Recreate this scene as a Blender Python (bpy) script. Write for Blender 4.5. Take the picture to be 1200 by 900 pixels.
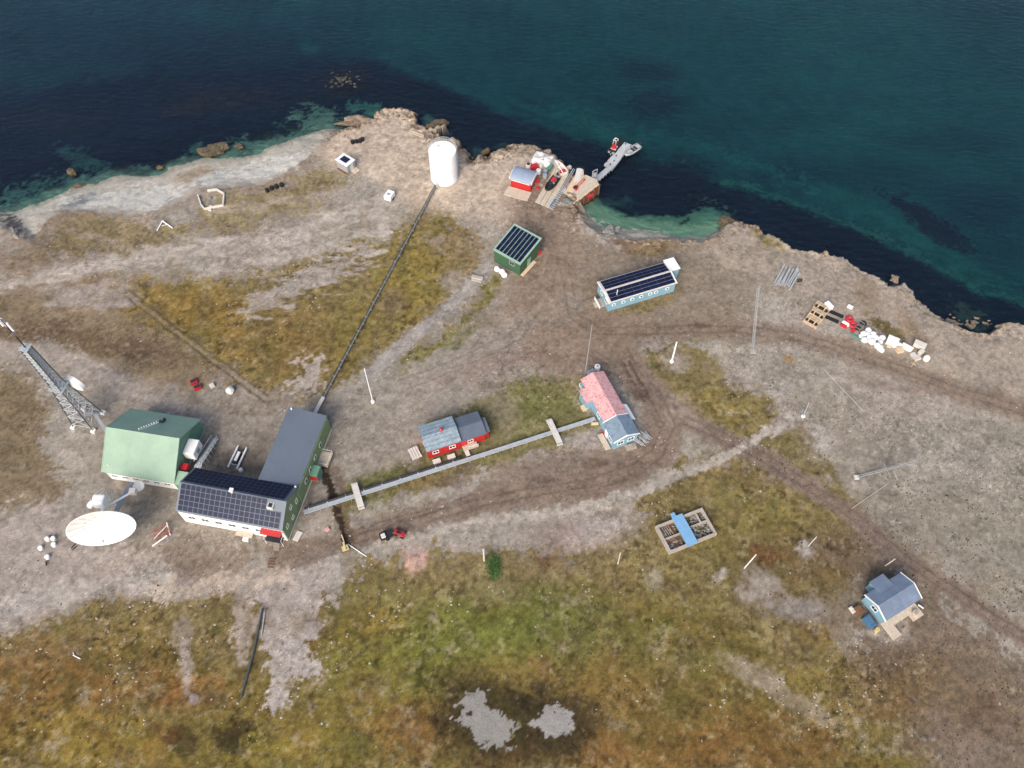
import bpy, bmesh, math, random
import numpy as np
from mathutils import Vector, Matrix
random.seed(7)
S = bpy.context.scene
for o in list(bpy.data.objects): bpy.data.objects.remove(o)
C = S.collection

# ------------------------------------------------------------------ camera
F_PX, CAM_H = 960.0, 120.0
_n = np.array([-15.0, -595.0, -F_PX]); _n /= np.linalg.norm(_n)
_Z = -_n; _X = np.array([1.0, 0, 0]); _X -= _Z * (_Z @ _X); _X /= np.linalg.norm(_X); _Y = np.cross(_Z, _X)
RW = np.array([_X, _Y, _Z])
cam = bpy.data.cameras.new('camera'); cam.sensor_width = 36; cam.lens = 36 * F_PX / 1200
cam.clip_start = 1; cam.clip_end = 20000
co = bpy.data.objects.new('camera', cam); C.objects.link(co)
co.matrix_world = Matrix.Translation((0, 0, CAM_H)) @ Matrix([list(r) for r in RW]).to_4x4()
S.camera = co

# ------------------------------------------------------------------ light
SUN_EL, SUN_AZ = math.radians(38), math.radians(200)      # azimuth clockwise from +Y
w = bpy.data.worlds.new('World'); S.world = w; w.use_nodes = True
nt = w.node_tree; bg = nt.nodes['Background']
sky = nt.nodes.new('ShaderNodeTexSky'); sky.sky_type = 'NISHITA'; sky.sun_disc = False
sky.sun_elevation = SUN_EL; sky.sun_rotation = SUN_AZ; sky.air_density = 1.0; sky.dust_density = 4.5; sky.ozone_density = 0.4
nt.links.new(sky.outputs[0], bg.inputs[0]); bg.inputs[1].default_value = 0.13
sl = bpy.data.lights.new('sun', 'SUN'); sl.energy = 1.4; sl.angle = math.radians(28); sl.color = (1, 0.975, 0.945)
so = bpy.data.objects.new('sun', sl); C.objects.link(so)
sd = Vector((math.sin(SUN_AZ) * math.cos(SUN_EL), math.cos(SUN_AZ) * math.cos(SUN_EL), math.sin(SUN_EL)))
so.rotation_euler = sd.to_track_quat('Z', 'Y').to_euler(); so.location = sd * 300
S.view_settings.view_transform = 'Standard'; S.view_settings.look = 'None'
S.view_settings.exposure = 0.68; S.view_settings.gamma = 1; S.view_settings.use_curve_mapping = False
S.render.engine = 'CYCLES'

# ------------------------------------------------------------------ photo point -> world point
def at(px, py, z=0.0):
    d = RW @ np.array([px - 600, -(py - 450.0), -F_PX]); t = (z - CAM_H) / d[2]
    return Vector((d[0] * t, d[1] * t, z))
def ang(p, q, z=0.0):
    a, b = at(*p, z), at(*q, z); return math.atan2(b.y - a.y, b.x - a.x)
SEA = -2.5

# ------------------------------------------------------------------ materials
def lin(c): 
    c = c / 255.0
    return c / 12.92 if c <= 0.04045 else ((c + 0.055) / 1.055) ** 2.4
MATS = {}
def mat(name, rgb, rough=0.7, var=0.12, scale=1.5, metal=0.0, dirt=None, dirt_amt=0.3, stripes=None, bump=0.0, grain=6.0):
    """procedural paint/metal/wood: base colour broken up by two noises, optional dirt colour and ribs"""
    if name in MATS: return MATS[name]
    m = bpy.data.materials.new(name); m.use_nodes = True; t = m.node_tree; N = t.nodes; L = t.links
    b = N['Principled BSDF']; b.inputs['Roughness'].default_value = rough; b.inputs['Metallic'].default_value = metal
    tc = N.new('ShaderNodeTexCoord')
    n1 = N.new('ShaderNodeTexNoise'); n1.inputs['Scale'].default_value = scale; n1.inputs['Detail'].default_value = 5
    n1.inputs['Roughness'].default_value = 0.65
    L.new(tc.outputs['Object'], n1.inputs['Vector'])
    base = tuple(lin(c) for c in rgb)
    r = N.new('ShaderNodeMapRange'); r.inputs[1].default_value = 0.3; r.inputs[2].default_value = 0.7
    r.inputs[3].default_value = 1 - var * 1.6; r.inputs[4].default_value = 1 + var
    L.new(n1.outputs[0], r.inputs[0])
    mul = N.new('ShaderNodeVectorMath'); mul.operation = 'SCALE'; mul.inputs[0].default_value = base
    L.new(r.outputs[0], mul.inputs['Scale']); col = mul.outputs[0]
    if dirt:
        n2 = N.new('ShaderNodeTexNoise'); n2.inputs['Scale'].default_value = grain; n2.inputs['Detail'].default_value = 6
        L.new(tc.outputs['Object'], n2.inputs['Vector'])
        r2 = N.new('ShaderNodeMapRange'); r2.inputs[1].default_value = 0.5; r2.inputs[2].default_value = 0.68
        r2.inputs[4].default_value = dirt_amt; L.new(n2.outputs[0], r2.inputs[0])
        mx = N.new('ShaderNodeMix'); mx.data_type = 'RGBA'; L.new(r2.outputs[0], mx.inputs[0]); L.new(col, mx.inputs[6])
        mx.inputs[7].default_value = tuple(lin(c) for c in dirt) + (1,); col = mx.outputs[2]
    if stripes:      # (axis, ribs per metre, darkening)
        wv = N.new('ShaderNodeTexWave'); wv.bands_direction = stripes[0]; wv.inputs['Scale'].default_value = stripes[1] / 3.2
        wv.inputs['Distortion'].default_value = 0.3 ; L.new(tc.outputs['Object'], wv.inputs['Vector'])
        r3 = N.new('ShaderNodeMapRange'); r3.inputs[3].default_value = 1 - stripes[2]; r3.inputs[4].default_value = 1
        r3.inputs[1].default_value = 0.0; r3.inputs[2].default_value = 0.35; L.new(wv.outputs['Fac'], r3.inputs[0])
        m3 = N.new('ShaderNodeVectorMath'); m3.operation = 'SCALE'; L.new(col, m3.inputs[0]); L.new(r3.outputs[0], m3.inputs['Scale']); col = m3.outputs[0]
    L.new(col, b.inputs['Base Color'])
    if name == 'solar_glass': b.inputs['Specular IOR Level'].default_value = 0.12
    if bump:
        bp = N.new('ShaderNodeBump'); bp.inputs['Strength'].default_value = bump; bp.inputs['Distance'].default_value = 0.05
        L.new(n1.outputs[0], bp.inputs['Height']); L.new(bp.outputs[0], b.inputs['Normal'])
    MATS[name] = m; return m
M = dict(
 white=mat('white_paint', (232, 232, 230), 0.55, 0.03, 0.8, dirt=(170, 165, 155), dirt_amt=0.18),
 offwhite=mat('offwhite_paint', (205, 200, 192), 0.6, 0.08, 1.2, dirt=(150, 140, 125), dirt_amt=0.3),
 tank=mat('tank_paint', (238, 240, 242), 0.5, 0.03, 0.5, dirt=(190, 190, 185), dirt_amt=0.12, grain=1.5),
 dish=mat('dish_paint', (236, 237, 236), 0.55, 0.02, 0.4),
 greenroof=mat('green_roof', (136, 163, 143), 0.6, 0.08, 0.35, dirt=(114, 141, 124), dirt_amt=0.25, grain=0.5, stripes=('X', 2.2, 0.06)),
 greenwall=mat('green_wall', (118, 140, 100), 0.7, 0.08, 0.7, stripes=('Z', 4, 0.08)),
 greenwall2=mat('green_cladding', (98, 140, 118), 0.7, 0.08, 0.7, stripes=('Z', 4, 0.08)),
 shedgreen=mat('shed_green', (58, 92, 66), 0.7, 0.1, 0.8, stripes=('X', 4, 0.12)),
 shedtrim=mat('shed_trim', (140, 168, 152), 0.6, 0.08),
 slate=mat('grey_metal_roof', (98, 108, 120), 0.55, 0.08, 0.35, dirt=(86, 94, 104), dirt_amt=0.4, grain=0.7, stripes=('X', 2.4, 0.07)),
 slate2=mat('dark_roof_felt', (88, 98, 112), 0.75, 0.1, 0.5, dirt=(70, 76, 84), dirt_amt=0.4),
 houseroof=mat('blue_grey_roof', (108, 122, 142), 0.6, 0.10, 0.4, dirt=(124, 136, 150), dirt_amt=0.5, grain=0.8, stripes=('Y', 2.2, 0.06)),
 redroof=mat('weathered_tin_roof', (140, 157, 167), 0.6, 0.16, 1.2, dirt=(92, 104, 112), dirt_amt=0.55, grain=3.0, stripes=('Y', 1.4, 0.28)),
 boatroof=mat('pale_blue_roof', (142, 156, 176), 0.6, 0.08, 0.6, dirt=(112, 124, 140), dirt_amt=0.5, stripes=('X', 2, 0.08)),
 pink=mat('worn_pink_roof', (206, 160, 160), 0.75, 0.1, 0.6, dirt=(150, 78, 80), dirt_amt=0.75, grain=3.2),
 pinkgrey=mat('grey_blue_roof', (118, 136, 152), 0.7, 0.1, 1.0, dirt=(84, 98, 112), dirt_amt=0.7, grain=1.6),
 red=mat('red_paint', (176, 36, 38), 0.6, 0.08, 1.5, stripes=('Z', 5, 0.12)),
 redp=mat('red_plastic', (186, 42, 52), 0.45, 0.06),
 blue=mat('light_blue_wall', (122, 162, 182), 0.65, 0.07, 1.0, dirt=(150, 170, 178), dirt_amt=0.3, stripes=('Z', 5, 0.08)),
 blueroof=mat('sky_blue_sheet', (118, 162, 200), 0.6, 0.07, 1.0, dirt=(90, 130, 165), dirt_amt=0.3),
 solar=mat('solar_glass', (26, 33, 58), 0.3, 0.2, 0.5),
 solarframe=mat('solar_frame', (96, 104, 120), 0.4, 0.05, metal=0.4),
 glass=mat('window_glass', (44, 54, 62), 0.15, 0.15),
 dark=mat('dark_metal', (44, 46, 50), 0.5, 0.15),
 galv=mat('galvanised_steel', (168, 174, 178), 0.5, 0.12, 2.0, metal=0.05),
 galvd=mat('weathered_steel', (78, 84, 90), 0.5, 0.15, 2.0, metal=0.3),
 pipegrey=mat('lagged_pipe', (104, 106, 106), 0.7, 0.1),
 rubber=mat('black_rubber', (22, 22, 24), 0.8, 0.2),
 wood=mat('pale_timber', (196, 182, 164), 0.8, 0.12, 2.0, dirt=(150, 135, 118), dirt_amt=0.4, stripes=('X', 3, 0.2)),
 woody=mat('pale_timber_cross', (196, 182, 164), 0.8, 0.12, 2.0, dirt=(150, 135, 118), dirt_amt=0.4, stripes=('Y', 3, 0.2)),
 lumber=mat('new_lumber', (206, 182, 152), 0.8, 0.12, 3.0),
 oldwood=mat('grey_weathered_wood', (160, 150, 138), 0.85, 0.15, 2.0, dirt=(120, 110, 98), dirt_amt=0.5),
 brownwood=mat('brown_timber', (120, 84, 62), 0.85, 0.2, 2.0, dirt=(80, 55, 42), dirt_amt=0.5, stripes=('Z', 4, 0.3)),
 concrete=mat('concrete', (168, 160, 150), 0.9, 0.12, 1.0, dirt=(130, 120, 108), dirt_amt=0.4, bump=0.3),
 bag=mat('white_sack', (226, 224, 222), 0.7, 0.06, 2.0),
 grey=mat('grey_paint', (150, 154, 158), 0.6, 0.1),
 deckgrey=mat('float_deck', (180, 182, 185), 0.75, 0.1, 1.0, dirt=(120, 122, 126), dirt_amt=0.4, stripes=('Y', 3, 0.15)),
 orange=mat('orange_paint', (176, 92, 60), 0.6, 0.12),
 yellow=mat('yellow_paint', (196, 180, 128), 0.6, 0.12),
 bluep=mat('blue_plastic', (70, 110, 140), 0.5, 0.1),
 teal=mat('teal_plastic', (84, 130, 122), 0.5, 0.1),
 rock=mat('brown_rock', (136, 122, 106), 0.95, 0.25, 0.9, dirt=(70, 56, 44), dirt_amt=0.8, bump=0.9, grain=2.0),
 wetrock=mat('weedy_rock', (98, 86, 66), 0.9, 0.25, 0.9, dirt=(46, 40, 30), dirt_amt=0.85, bump=0.9, grain=1.6),
 stone=mat('pale_stone', (166, 158, 146), 0.95, 0.15, 1.0, dirt=(130, 122, 112), dirt_amt=0.4, bump=0.4),
 rubble=mat('grey_rubble', (136, 134, 128), 0.95, 0.25, 2.0, dirt=(70, 66, 60), dirt_amt=0.8, grain=3.5, bump=0.8),
 tarp=mat('white_tarpaulin', (205, 203, 200), 0.7, 0.07, 1.5, dirt=(150, 148, 145), dirt_amt=0.4),
 shrub=mat('green_leaves', (66, 96, 42), 0.85, 0.3, 2.0),
 tuft=mat('dark_tussock', (58, 48, 36), 0.95, 0.3, 2.0),
 soil=mat('dark_soil', (62, 48, 40), 0.95, 0.3, 1.0, dirt=(96, 78, 66), dirt_amt=0.5, bump=0.8),
)

# ------------------------------------------------------------------ object helpers
def prop(o, label=None, cat=None, group=None, kind=None):
    if label: o['label'] = label
    if cat: o['category'] = cat
    if group: o['group'] = group
    if kind: o['kind'] = kind
    return o
def thing(name, label, cat, loc, rot=0.0, group=None):
    o = bpy.data.objects.new(name, None); C.objects.link(o); o.empty_display_size = 0.5
    o.location = loc; o.rotation_euler = (0, 0, rot); return prop(o, label, cat, group)
class MB:
    def __init__(s): s.v = []; s.f = []
    def add(s, vs, fs):
        k = len(s.v); s.v += [tuple(p) for p in vs]; s.f += [tuple(i + k for i in f) for f in fs]; return s
    def box(s, x0, x1, y0, y1, z0, z1, rz=0.0, o=None):
        vs = [(x, y, z) for z in (z0, z1) for x, y in ((x0, y0), (x1, y0), (x1, y1), (x0, y1))]
        if rz:
            c, d = math.cos(rz), math.sin(rz); ox, oy = o or ((x0 + x1) / 2, (y0 + y1) / 2)
            vs = [(ox + (x - ox) * c - (y - oy) * d, oy + (x - ox) * d + (y - oy) * c, z) for x, y, z in vs]
        return s.add(vs, [(3, 2, 1, 0), (4, 5, 6, 7), (0, 1, 5, 4), (1, 2, 6, 5), (2, 3, 7, 6), (3, 0, 4, 7)])
    def slab(s, q, th):        # top quad, thickness straight down
        q = [Vector(p) for p in q]; vs = [p - Vector((0, 0, th)) for p in q] + q
        return s.add(vs, [(3, 2, 1, 0), (4, 5, 6, 7), (0, 1, 5, 4), (1, 2, 6, 5), (2, 3, 7, 6), (3, 0, 4, 7)])
    def tube(s, p, q, r, r2=None, n=8):
        p = Vector(p); q = Vector(q); r2 = r if r2 is None else r2; d = (q - p)
        if d.length < 1e-6: return s
        d.normalize(); a = d.orthogonal().normalized(); b = d.cross(a)
        vs = []
        for c, rr in ((p, r), (q, r2)):
            vs += [c + (a * math.cos(2 * math.pi * i / n) + b * math.sin(2 * math.pi * i / n)) * rr for i in range(n)]
        return s.add(vs, [(i, (i + 1) % n, n + (i + 1) % n, n + i) for i in range(n)] + [tuple(range(n - 1, -1, -1)), tuple(range(n, 2 * n))])
    def path(s, pts, r, n=8):
        for a, b in zip(pts[:-1], pts[1:]): s.tube(a, b, r, n=n)
        return s
    def lathe(s, prof, n=24, c=(0, 0, 0), axis=None):      # prof: (radius, height)
        ax = Vector(axis).normalized() if axis else Vector((0, 0, 1)); a = ax.orthogonal().normalized(); b = ax.cross(a); c = Vector(c)
        vs = []
        for r, h in prof:
            vs += [c + ax * h + (a * math.cos(2 * math.pi * i / n) + b * math.sin(2 * math.pi * i / n)) * r for i in range(n)]
        fs = [(j * n + i, j * n + (i + 1) % n, (j + 1) * n + (i + 1) % n, (j + 1) * n + i) for j in range(len(prof) - 1) for i in range(n)]
        return s.add(vs, fs + [tuple(range(n - 1, -1, -1)), tuple(range((len(prof) - 1) * n, len(prof) * n))])
    def prism(s, poly, x0, x1):      # polygon in y,z swept along x
        n = len(poly); vs = [(x0, y, z) for y, z in poly] + [(x1, y, z) for y, z in poly]
        return s.add(vs, [(i, n + i, n + (i + 1) % n, (i + 1) % n) for i in range(n)] + [tuple(range(n)), tuple(range(2 * n - 1, n - 1, -1))])
    def blob(s, c, r, seed=0, sq=(1, 1, 1), amp=0.25, lev=2):
        bm = bmesh.new(); bmesh.ops.create_icosphere(bm, subdivisions=lev, radius=1); rnd = random.Random(seed)
        ph = [rnd.uniform(0, 6.28) for _ in range(9)]
        vs = []; cuts = [(Vector((rnd.gauss(0, 1), rnd.gauss(0, 1), rnd.gauss(0, 1))).normalized(), rnd.uniform(.55, .95)) for _ in range(26)] if lev >= 4 else []
        for v in bm.verts:
            for d_, h_ in cuts:
                q_ = v.co.dot(d_)
                if q_ > h_: v.co -= d_ * (q_ - h_) * .9
            x, y, z = v.co
            k = 1 + amp * (math.sin(2.3 * x + ph[0]) * math.sin(2.7 * y + ph[1]) + 0.6 * math.sin(4.7 * z + 3 * x + ph[2]) + 0.35 * math.sin(8 * x + 5 * y + ph[3]) + 0.3 * rnd.uniform(-1, 1))
            vs.append((c[0] + x * k * r * sq[0], c[1] + y * k * r * sq[1], c[2] + z * k * r * sq[2]))
        fs = [tuple(v.index for v in f.verts) for f in bm.faces]; bm.free(); return s.add(vs, fs)
    def build(s, name, m, parent=None, smooth=False, bevel=0.0):
        me = bpy.data.meshes.new(name); me.from_pydata(s.v, [], s.f); me.update()
        bm = bmesh.new(); bm.from_mesh(me); bmesh.ops.recalc_face_normals(bm, faces=bm.faces); bm.to_mesh(me); bm.free()
        me.materials.append(M[m] if isinstance(m, str) else m)
        if smooth: me.polygons.foreach_set('use_smooth', [True] * len(me.polygons))
        o = bpy.data.objects.new(name, me); C.objects.link(o)
        if parent: o.parent = parent
        if bevel:
            b = o.modifiers.new('bevel', 'BEVEL'); b.width = bevel; b.segments = 2; b.limit_method = 'ANGLE'
        return o
def dup(root, loc, rot=None, label=None, group=None, scale=None):
    r = root.copy(); C.objects.link(r); r.location = loc
    if rot is not None: r.rotation_euler = (0, 0, rot)
    if label: r['label'] = label
    if group: r['group'] = group
    if scale: r.scale = scale
    for ch in list(root.children):
        c = ch.copy(); C.objects.link(c); c.parent = r
        for g in list(ch.children):
            d = g.copy(); C.objects.link(d); d.parent = c
    return r
def single(mb, name, m, label, cat, loc, rot=0.0, group=None, smooth=False, bevel=0.0):
    o = mb.build(name, m, None, smooth, bevel); o.location = loc; o.rotation_euler = (0, 0, rot); return prop(o, label, cat, group)

# ------------------------------------------------------------------ numpy noise
_rs = np.random.RandomState(3); _T = _rs.rand(512, 512)
def vnoise(x, y):
    xi = np.floor(x).astype(np.int64); yi = np.floor(y).astype(np.int64); fx = x - xi; fy = y - yi
    fx = fx * fx * (3 - 2 * fx); fy = fy * fy * (3 - 2 * fy); a = xi & 511; b = yi & 511; a1 = (xi + 1) & 511; b1 = (yi + 1) & 511
    return (_T[a, b] * (1 - fx) + _T[a1, b] * fx) * (1 - fy) + (_T[a, b1] * (1 - fx) + _T[a1, b1] * fx) * fy
def fbm(x, y, s, octv=4, off=0.0, g=0.5):       # s = feature size, returns about -1..1
    r = 0; a = 1; t = 0
    for i in range(octv):
        r = r + a * (vnoise(x / s + off + 17.3 * i, y / s + off * 1.7 + 9.1 * i) - 0.5) * 2; t += a; a *= g; s *= 0.5
    return r / t * 1.6
def sstep(e0, e1, x):
    t = np.clip((x - e0) / (e1 - e0), 0, 1); return t * t * (3 - 2 * t)
def seg_d(x, y, pts, closed=False):
    d = np.full(x.shape, 1e9); P = list(pts) + ([pts[0]] if closed else [])
    for (ax, ay), (bx, by) in zip(P[:-1], P[1:]):
        dx, dy = bx - ax, by - ay; L = dx * dx + dy * dy + 1e-9
        t = np.clip(((x - ax) * dx + (y - ay) * dy) / L, 0, 1)
        d = np.minimum(d, np.hypot(x - ax - t * dx, y - ay - t * dy))
    return d
def inside(x, y, pts):
    r = np.zeros(x.shape, bool); P = list(pts); n = len(P)
    for i in range(n):
        (ax, ay), (bx, by) = P[i], P[(i + 1) % n]
        if ay == by: continue
        c = ((ay > y) != (by > y)) & (x < (bx - ax) * (y - ay) / (by - ay) + ax); r ^= c
    return r
def sdf(x, y, pts):      # + inside
    d = seg_d(x, y, pts, True); return np.where(inside(x, y, pts), d, -d)

# ------------------------------------------------------------------ terrain
def axis(a, b, step, far, grow=1.12):
    c = list(np.arange(a, b, step)); s = step; v = c[-1]; hi = []
    while v < far: s *= grow; v += s; hi.append(v)
    s = step; v = c[0]; lo = []
    while v > -far: s *= grow; v -= s; lo.append(v)
    return np.array(lo[::-1] + c + hi)
GX = axis(-103, 99, 0.22, 4000); GY = axis(11, 150, 0.22, 4000)
X2, Y2 = np.meshgrid(GX, GY)
cliff = lambda p: ((at(*p, 0) + Vector((0.1, 1.3, 0))).x, (at(*p, 0) + Vector((0.1, 1.3, 0))).y)
beach = lambda p: tuple(at(*p, SEA))[:2]
top = lambda p: tuple(at(*p, 0))[:2]
RIGHT = [(868, 256), (890, 262), (900, 272), (930, 287), (950, 289), (975, 301), (990, 303), (1020, 319), (1042, 331), (1058, 330), (1072, 350), (1090, 361), (1110, 377), (1140, 388), (1160, 393), (1168, 383), (1186, 376), (1202, 380), (1260, 400)]
MID = [(436, 138), (442, 129), (460, 127), (484, 132), (490, 146), (503, 152), (522, 146), (526, 153), (512, 159), (531, 161), (540, 171), (548, 180), (554, 185), (562, 180), (572, 182), (590, 176), (606, 172), (628, 174), (642, 176), (655, 184), (667, 194), (676, 206), (684, 222), (676, 236)]
W_PTS = [(-3500., 30.), (-400., 90.)] + [beach(p) for p in [(-60, 268), (0, 247), (22, 243), (50, 238), (75, 224), (105, 214), (150, 206), (190, 202), (218, 190), (245, 186), (275, 184), (300, 180), (330, 170), (352, 162), (380, 152)]] + [cliff(p) for p in [(400, 144), (412, 138)] + MID] + \
        [beach(p) for p in [(690, 254), (715, 265), (760, 271), (800, 275), (828, 277), (842, 268)]] + [cliff(p) for p in [(852, 258)] + RIGHT] + [(160., 66.), (3500., -300.), (3500., -3500.), (-3500., -3500.)]
T_PTS = [(-3500., 10.), (-400., 70.)] + [top(p) for p in [(-60, 300), (0, 268), (40, 284), (55, 262), (75, 250), (110, 247), (150, 252), (185, 249), (212, 236), (232, 219), (265, 220), (300, 218), (330, 209), (352, 196), (366, 182), (378, 168), (396, 156), (420, 146)] + MID + [(668, 242), (690, 262), (712, 275), (740, 280), (800, 283), (835, 282), (852, 264)] + RIGHT] + [(160., 64.), (3500., -302.), (3500., -3502.), (-3500., -3502.)]
wx = fbm(X2, Y2, 7, 4, 3.1) * 0.9; wy = fbm(X2, Y2, 7, 4, 8.7) * 0.9 + fbm(X2, Y2, 2.0, 4, 9.7, .65) * .55; wx = wx + fbm(X2, Y2, 2.0, 4, 19.7, .65) * .55
near = (np.abs(X2) < 420) & (Y2 < 320) & (Y2 > 30)
dT = np.where(near, 0, 50.0) ; dW = dT.copy()
nx, ny = X2[near] + wx[near], Y2[near] + wy[near]
dT[near] = sdf(nx, ny, T_PTS); dW[near] = sdf(nx, ny, W_PTS)
far = ~near
dT[far] = np.where(Y2[far] > 200, -60, sdf(X2[far], Y2[far], T_PTS)); dW[far] = np.where(Y2[far] > 200, -60, sdf(X2[far], Y2[far], W_PTS))
fr = np.clip(dW, 0, None) / (np.clip(dW, 0, None) + np.clip(-dT, 0, None) + 1e-6)
ZH = np.where(dT > 0, 0.0, SEA * (1 - fr ** 1.3))
ZH = np.where(dW < 0, SEA - np.minimum(3.5, 0.05 - dW * 0.22), ZH)
edge = np.exp(-np.abs(dT) / 2.2) * sstep(-6, 0.5, dW)
ridg = 1 - np.abs(fbm(X2, Y2, 3.2, 4, 5.0))
Ub = (X2 + 40) / 40   # beaches stay smooth, headlands and cliffs are broken rock
_P = np.stack([X2, np.maximum(Y2, -60), X2 * 0 - CAM_H], -1) @ RW; _U = 600 + F_PX * _P[..., 0] / -_P[..., 2]
lbz = np.clip(sstep(420, 385, _U) + sstep(670, 690, _U) * sstep(862, 850, _U), 0, 1)
r2 = 1 - np.abs(fbm(X2, Y2, 1.5, 4, 15.0, .6)); rk = np.floor((ridg * .6 + r2 * .4) * 7) / 7 * .6 + (ridg * .6 + r2 * .4) * .4
ZH = ZH + edge * (rk - 0.6) * (1.9 - 1.86 * lbz) * (1 - .6 * sstep(870, 900, _U)) * (dT < 3.5)
ZH = ZH + 0.07 * fbm(X2, Y2, 5, 4, 21.0) * (dT > 0) + 0.03 * fbm(X2, Y2, 0.9, 2, 31.0) * (dW > 0)

# photo coordinates of every ground point: the map the ground cover is laid out in
Yc = np.maximum(Y2, -60); P3 = np.stack([X2, Yc, ZH - CAM_H], -1) @ RW
U = 600 + F_PX * P3[..., 0] / -P3[..., 2]; V = 450 - F_PX * P3[..., 1] / -P3[..., 2]
U = np.clip(U, -1500, 2700); V = np.clip(V, -900, 1900)
n1 = fbm(X2, Y2, 9, 5, 1.0, 0.6); n2 = fbm(X2, Y2, 2.6, 4, 2.0, 0.6); n3 = fbm(X2, Y2, 0.8, 2, 4.0, 0.7); n4 = fbm(X2, Y2, 22, 4, 6.0); nE = n2 * .8 + n3 * .7 + 0.5 * fbm(X2, Y2, 0.45, 2, 44.0, .9)
rnd = _rs.rand(*X2.shape)
st = fbm(X2 * 0.35 + Y2 * 0.2, Y2 * 1.0 - X2 * 0.15, 1.5, 4, 12.0, 0.65)      # streaks along the raised beach ridges
UW = U + n1 * 6 + n2 * 3 + n3 * 1.5; VW = V + fbm(X2, Y2, 9, 5, 41.0, 0.6) * 6 + fbm(X2, Y2, 2.6, 3, 43.0) * 3 + n3 * 1.5
c3 = lambda c: np.array([lin(k) for k in c])
COL = np.ones(X2.shape + (3,)) * c3((148, 140, 130))
def mixc(mask, c, mot=0.0):
    m = np.clip(mask, 0, 1)[..., None]; COL[:] = COL * (1 - m) + c3(c) * m
def sub(pts, pad):
    a = np.array(pts); x0, x1, y0, y1 = a[:, 0].min() - pad, a[:, 0].max() + pad, a[:, 1].min() - pad, a[:, 1].max() + pad
    return (U > x0) & (U < x1) & (V > y0) & (V < y1)
def poly(pts, c, soft=6, op=1.0, brk=0.0, nz=None, warp=1.0):
    s = sub(pts, 40); nzv = (nE if nz is None else nz)[s]
    d = sdf(U[s] + (UW[s] - U[s]) * warp, V[s] + (VW[s] - V[s]) * warp, pts)
    m = sstep(-soft * .6, soft * .6, d + (brk * 1.1 + 1.0) * nzv) * op
    COL[s] = COL[s] * (1 - m[:, None]) + c3(c) * m[:, None]
def line(pts, w, c, soft=3, op=1.0, brk=0.0, warp=0.5, nz=None):
    s = sub(pts, w + 40); nzv = (nE if nz is None else nz)[s]
    d = w / 2 - seg_d(U[s] + (UW[s] - U[s]) * warp, V[s] + (VW[s] - V[s]) * warp, pts)
    m = sstep(-soft * .55, soft * .55, d + brk * nzv) * op
    COL[s] = COL[s] * (1 - m[:, None]) + c3(c) * m[:, None]
def spot(x, y, rx, ry, c, op=0.8, soft=0.6, rot=0.0, brk=0.25, nz=None):
    r = max(rx, ry) * 1.9 + 12; s = (abs(U - x) < r) & (abs(V - y) < r); a, b = UW[s] - x, VW[s] - y
    cr, sr = math.cos(rot), math.sin(rot); a, b = a * cr + b * sr, -a * sr + b * cr
    d = 1 - np.sqrt((a / rx) ** 2 + (b / ry) ** 2) + brk * 1.2 * (nE if nz is None else nz)[s]
    m = sstep(-soft, soft, d) * op
    COL[s] = COL[s] * (1 - m[:, None]) + c3(c) * m[:, None]
land = dW > 0
# broad tone of the gravel plain
mixc(sstep(-0.3, 0.9, n4 + 0.3 * n1) * 0.5, (128, 112, 98)); mixc(sstep(0.0, 1.0, n1) * 0.35, (162, 152, 146))
# -- dull vegetated belts
poly([(-300, 335), (0, 335), (60, 320), (130, 318), (200, 330), (260, 350), (300, 395), (290, 440), (220, 450), (120, 430), (60, 405), (0, 400), (-300, 400)], (122, 103, 78), 16, 0.8, 14)
poly([(-300, 380), (0, 378), (60, 372), (130, 388), (190, 400), (240, 420), (200, 425), (120, 412), (60, 404), (0, 402), (-300, 405)], (100, 80, 64), 9, 0.75, 8)
poly([(-300, 430), (0, 430), (50, 440), (70, 470), (50, 520), (70, 580), (30, 600), (0, 590), (-300, 600)], (110, 92, 66), 14, 0.8, 18)
poly([(70, 258), (110, 250), (160, 258), (200, 270), (210, 285), (150, 300), (90, 296), (50, 300), (60, 275)], (118, 102, 70), 7, 0.85, 9)
poly([(200, 275), (240, 250), (262, 228), (330, 222), (370, 205), (400, 200), (410, 220), (360, 240), (300, 255), (250, 275)], (128, 113, 76), 6, 0.8, 12)
poly([(0, 300), (50, 292), (80, 305), (40, 325), (0, 320)], (120, 102, 84), 10, 0.6, 10)
poly([(150, 345), (200, 335), (250, 325), (300, 322), (350, 312), (400, 300), (455, 288), (478, 262), (490, 236), (512, 246), (540, 262), (562, 292), (570, 320), (540, 340), (505, 372), (470, 405), (430, 430), (398, 452), (372, 476), (335, 474), (300, 455), (250, 420), (200, 385), (160, 365)], (116, 97, 56), 8, 0.92, 12)
spot(240, 372, 62, 30, (128, 100, 42), 0.75, 0.8, 0.3); spot(340, 405, 60, 38, (118, 90, 46), 0.6, 0.8); spot(480, 330, 42, 60, (122, 103, 44), 0.75, 0.8, 0.5); spot(410, 400, 30, 40, (112, 98, 42), 0.5, 0.8)
spot(460, 355, 18, 12, (104, 88, 76), 0.6); spot(510, 283, 10, 8, (160, 148, 136), 0.8); spot(540, 290, 26, 20, (122, 102, 80), 0.7, 0.6, 0, 0.7, n3)
poly([(285, 362), (320, 335), (360, 318), (410, 300), (455, 278), (440, 300), (405, 325), (370, 345), (330, 362), (300, 372)], (156, 147, 140), 7, 0.9, 14, st)
poly([(335, 455), (350, 425), (372, 425), (372, 455), (362, 470), (340, 470)], (160, 150, 144), 5, 0.8, 10, n3)
poly([(595, 325), (580, 352), (540, 385), (500, 420), (475, 440), (455, 440), (475, 418), (520, 388), (560, 350), (578, 322)], (112, 102, 56), 4, 0.95, 5)
spot(540, 395, 34, 7, (96, 98, 40), 0.6, 0.6, -0.7)
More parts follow.
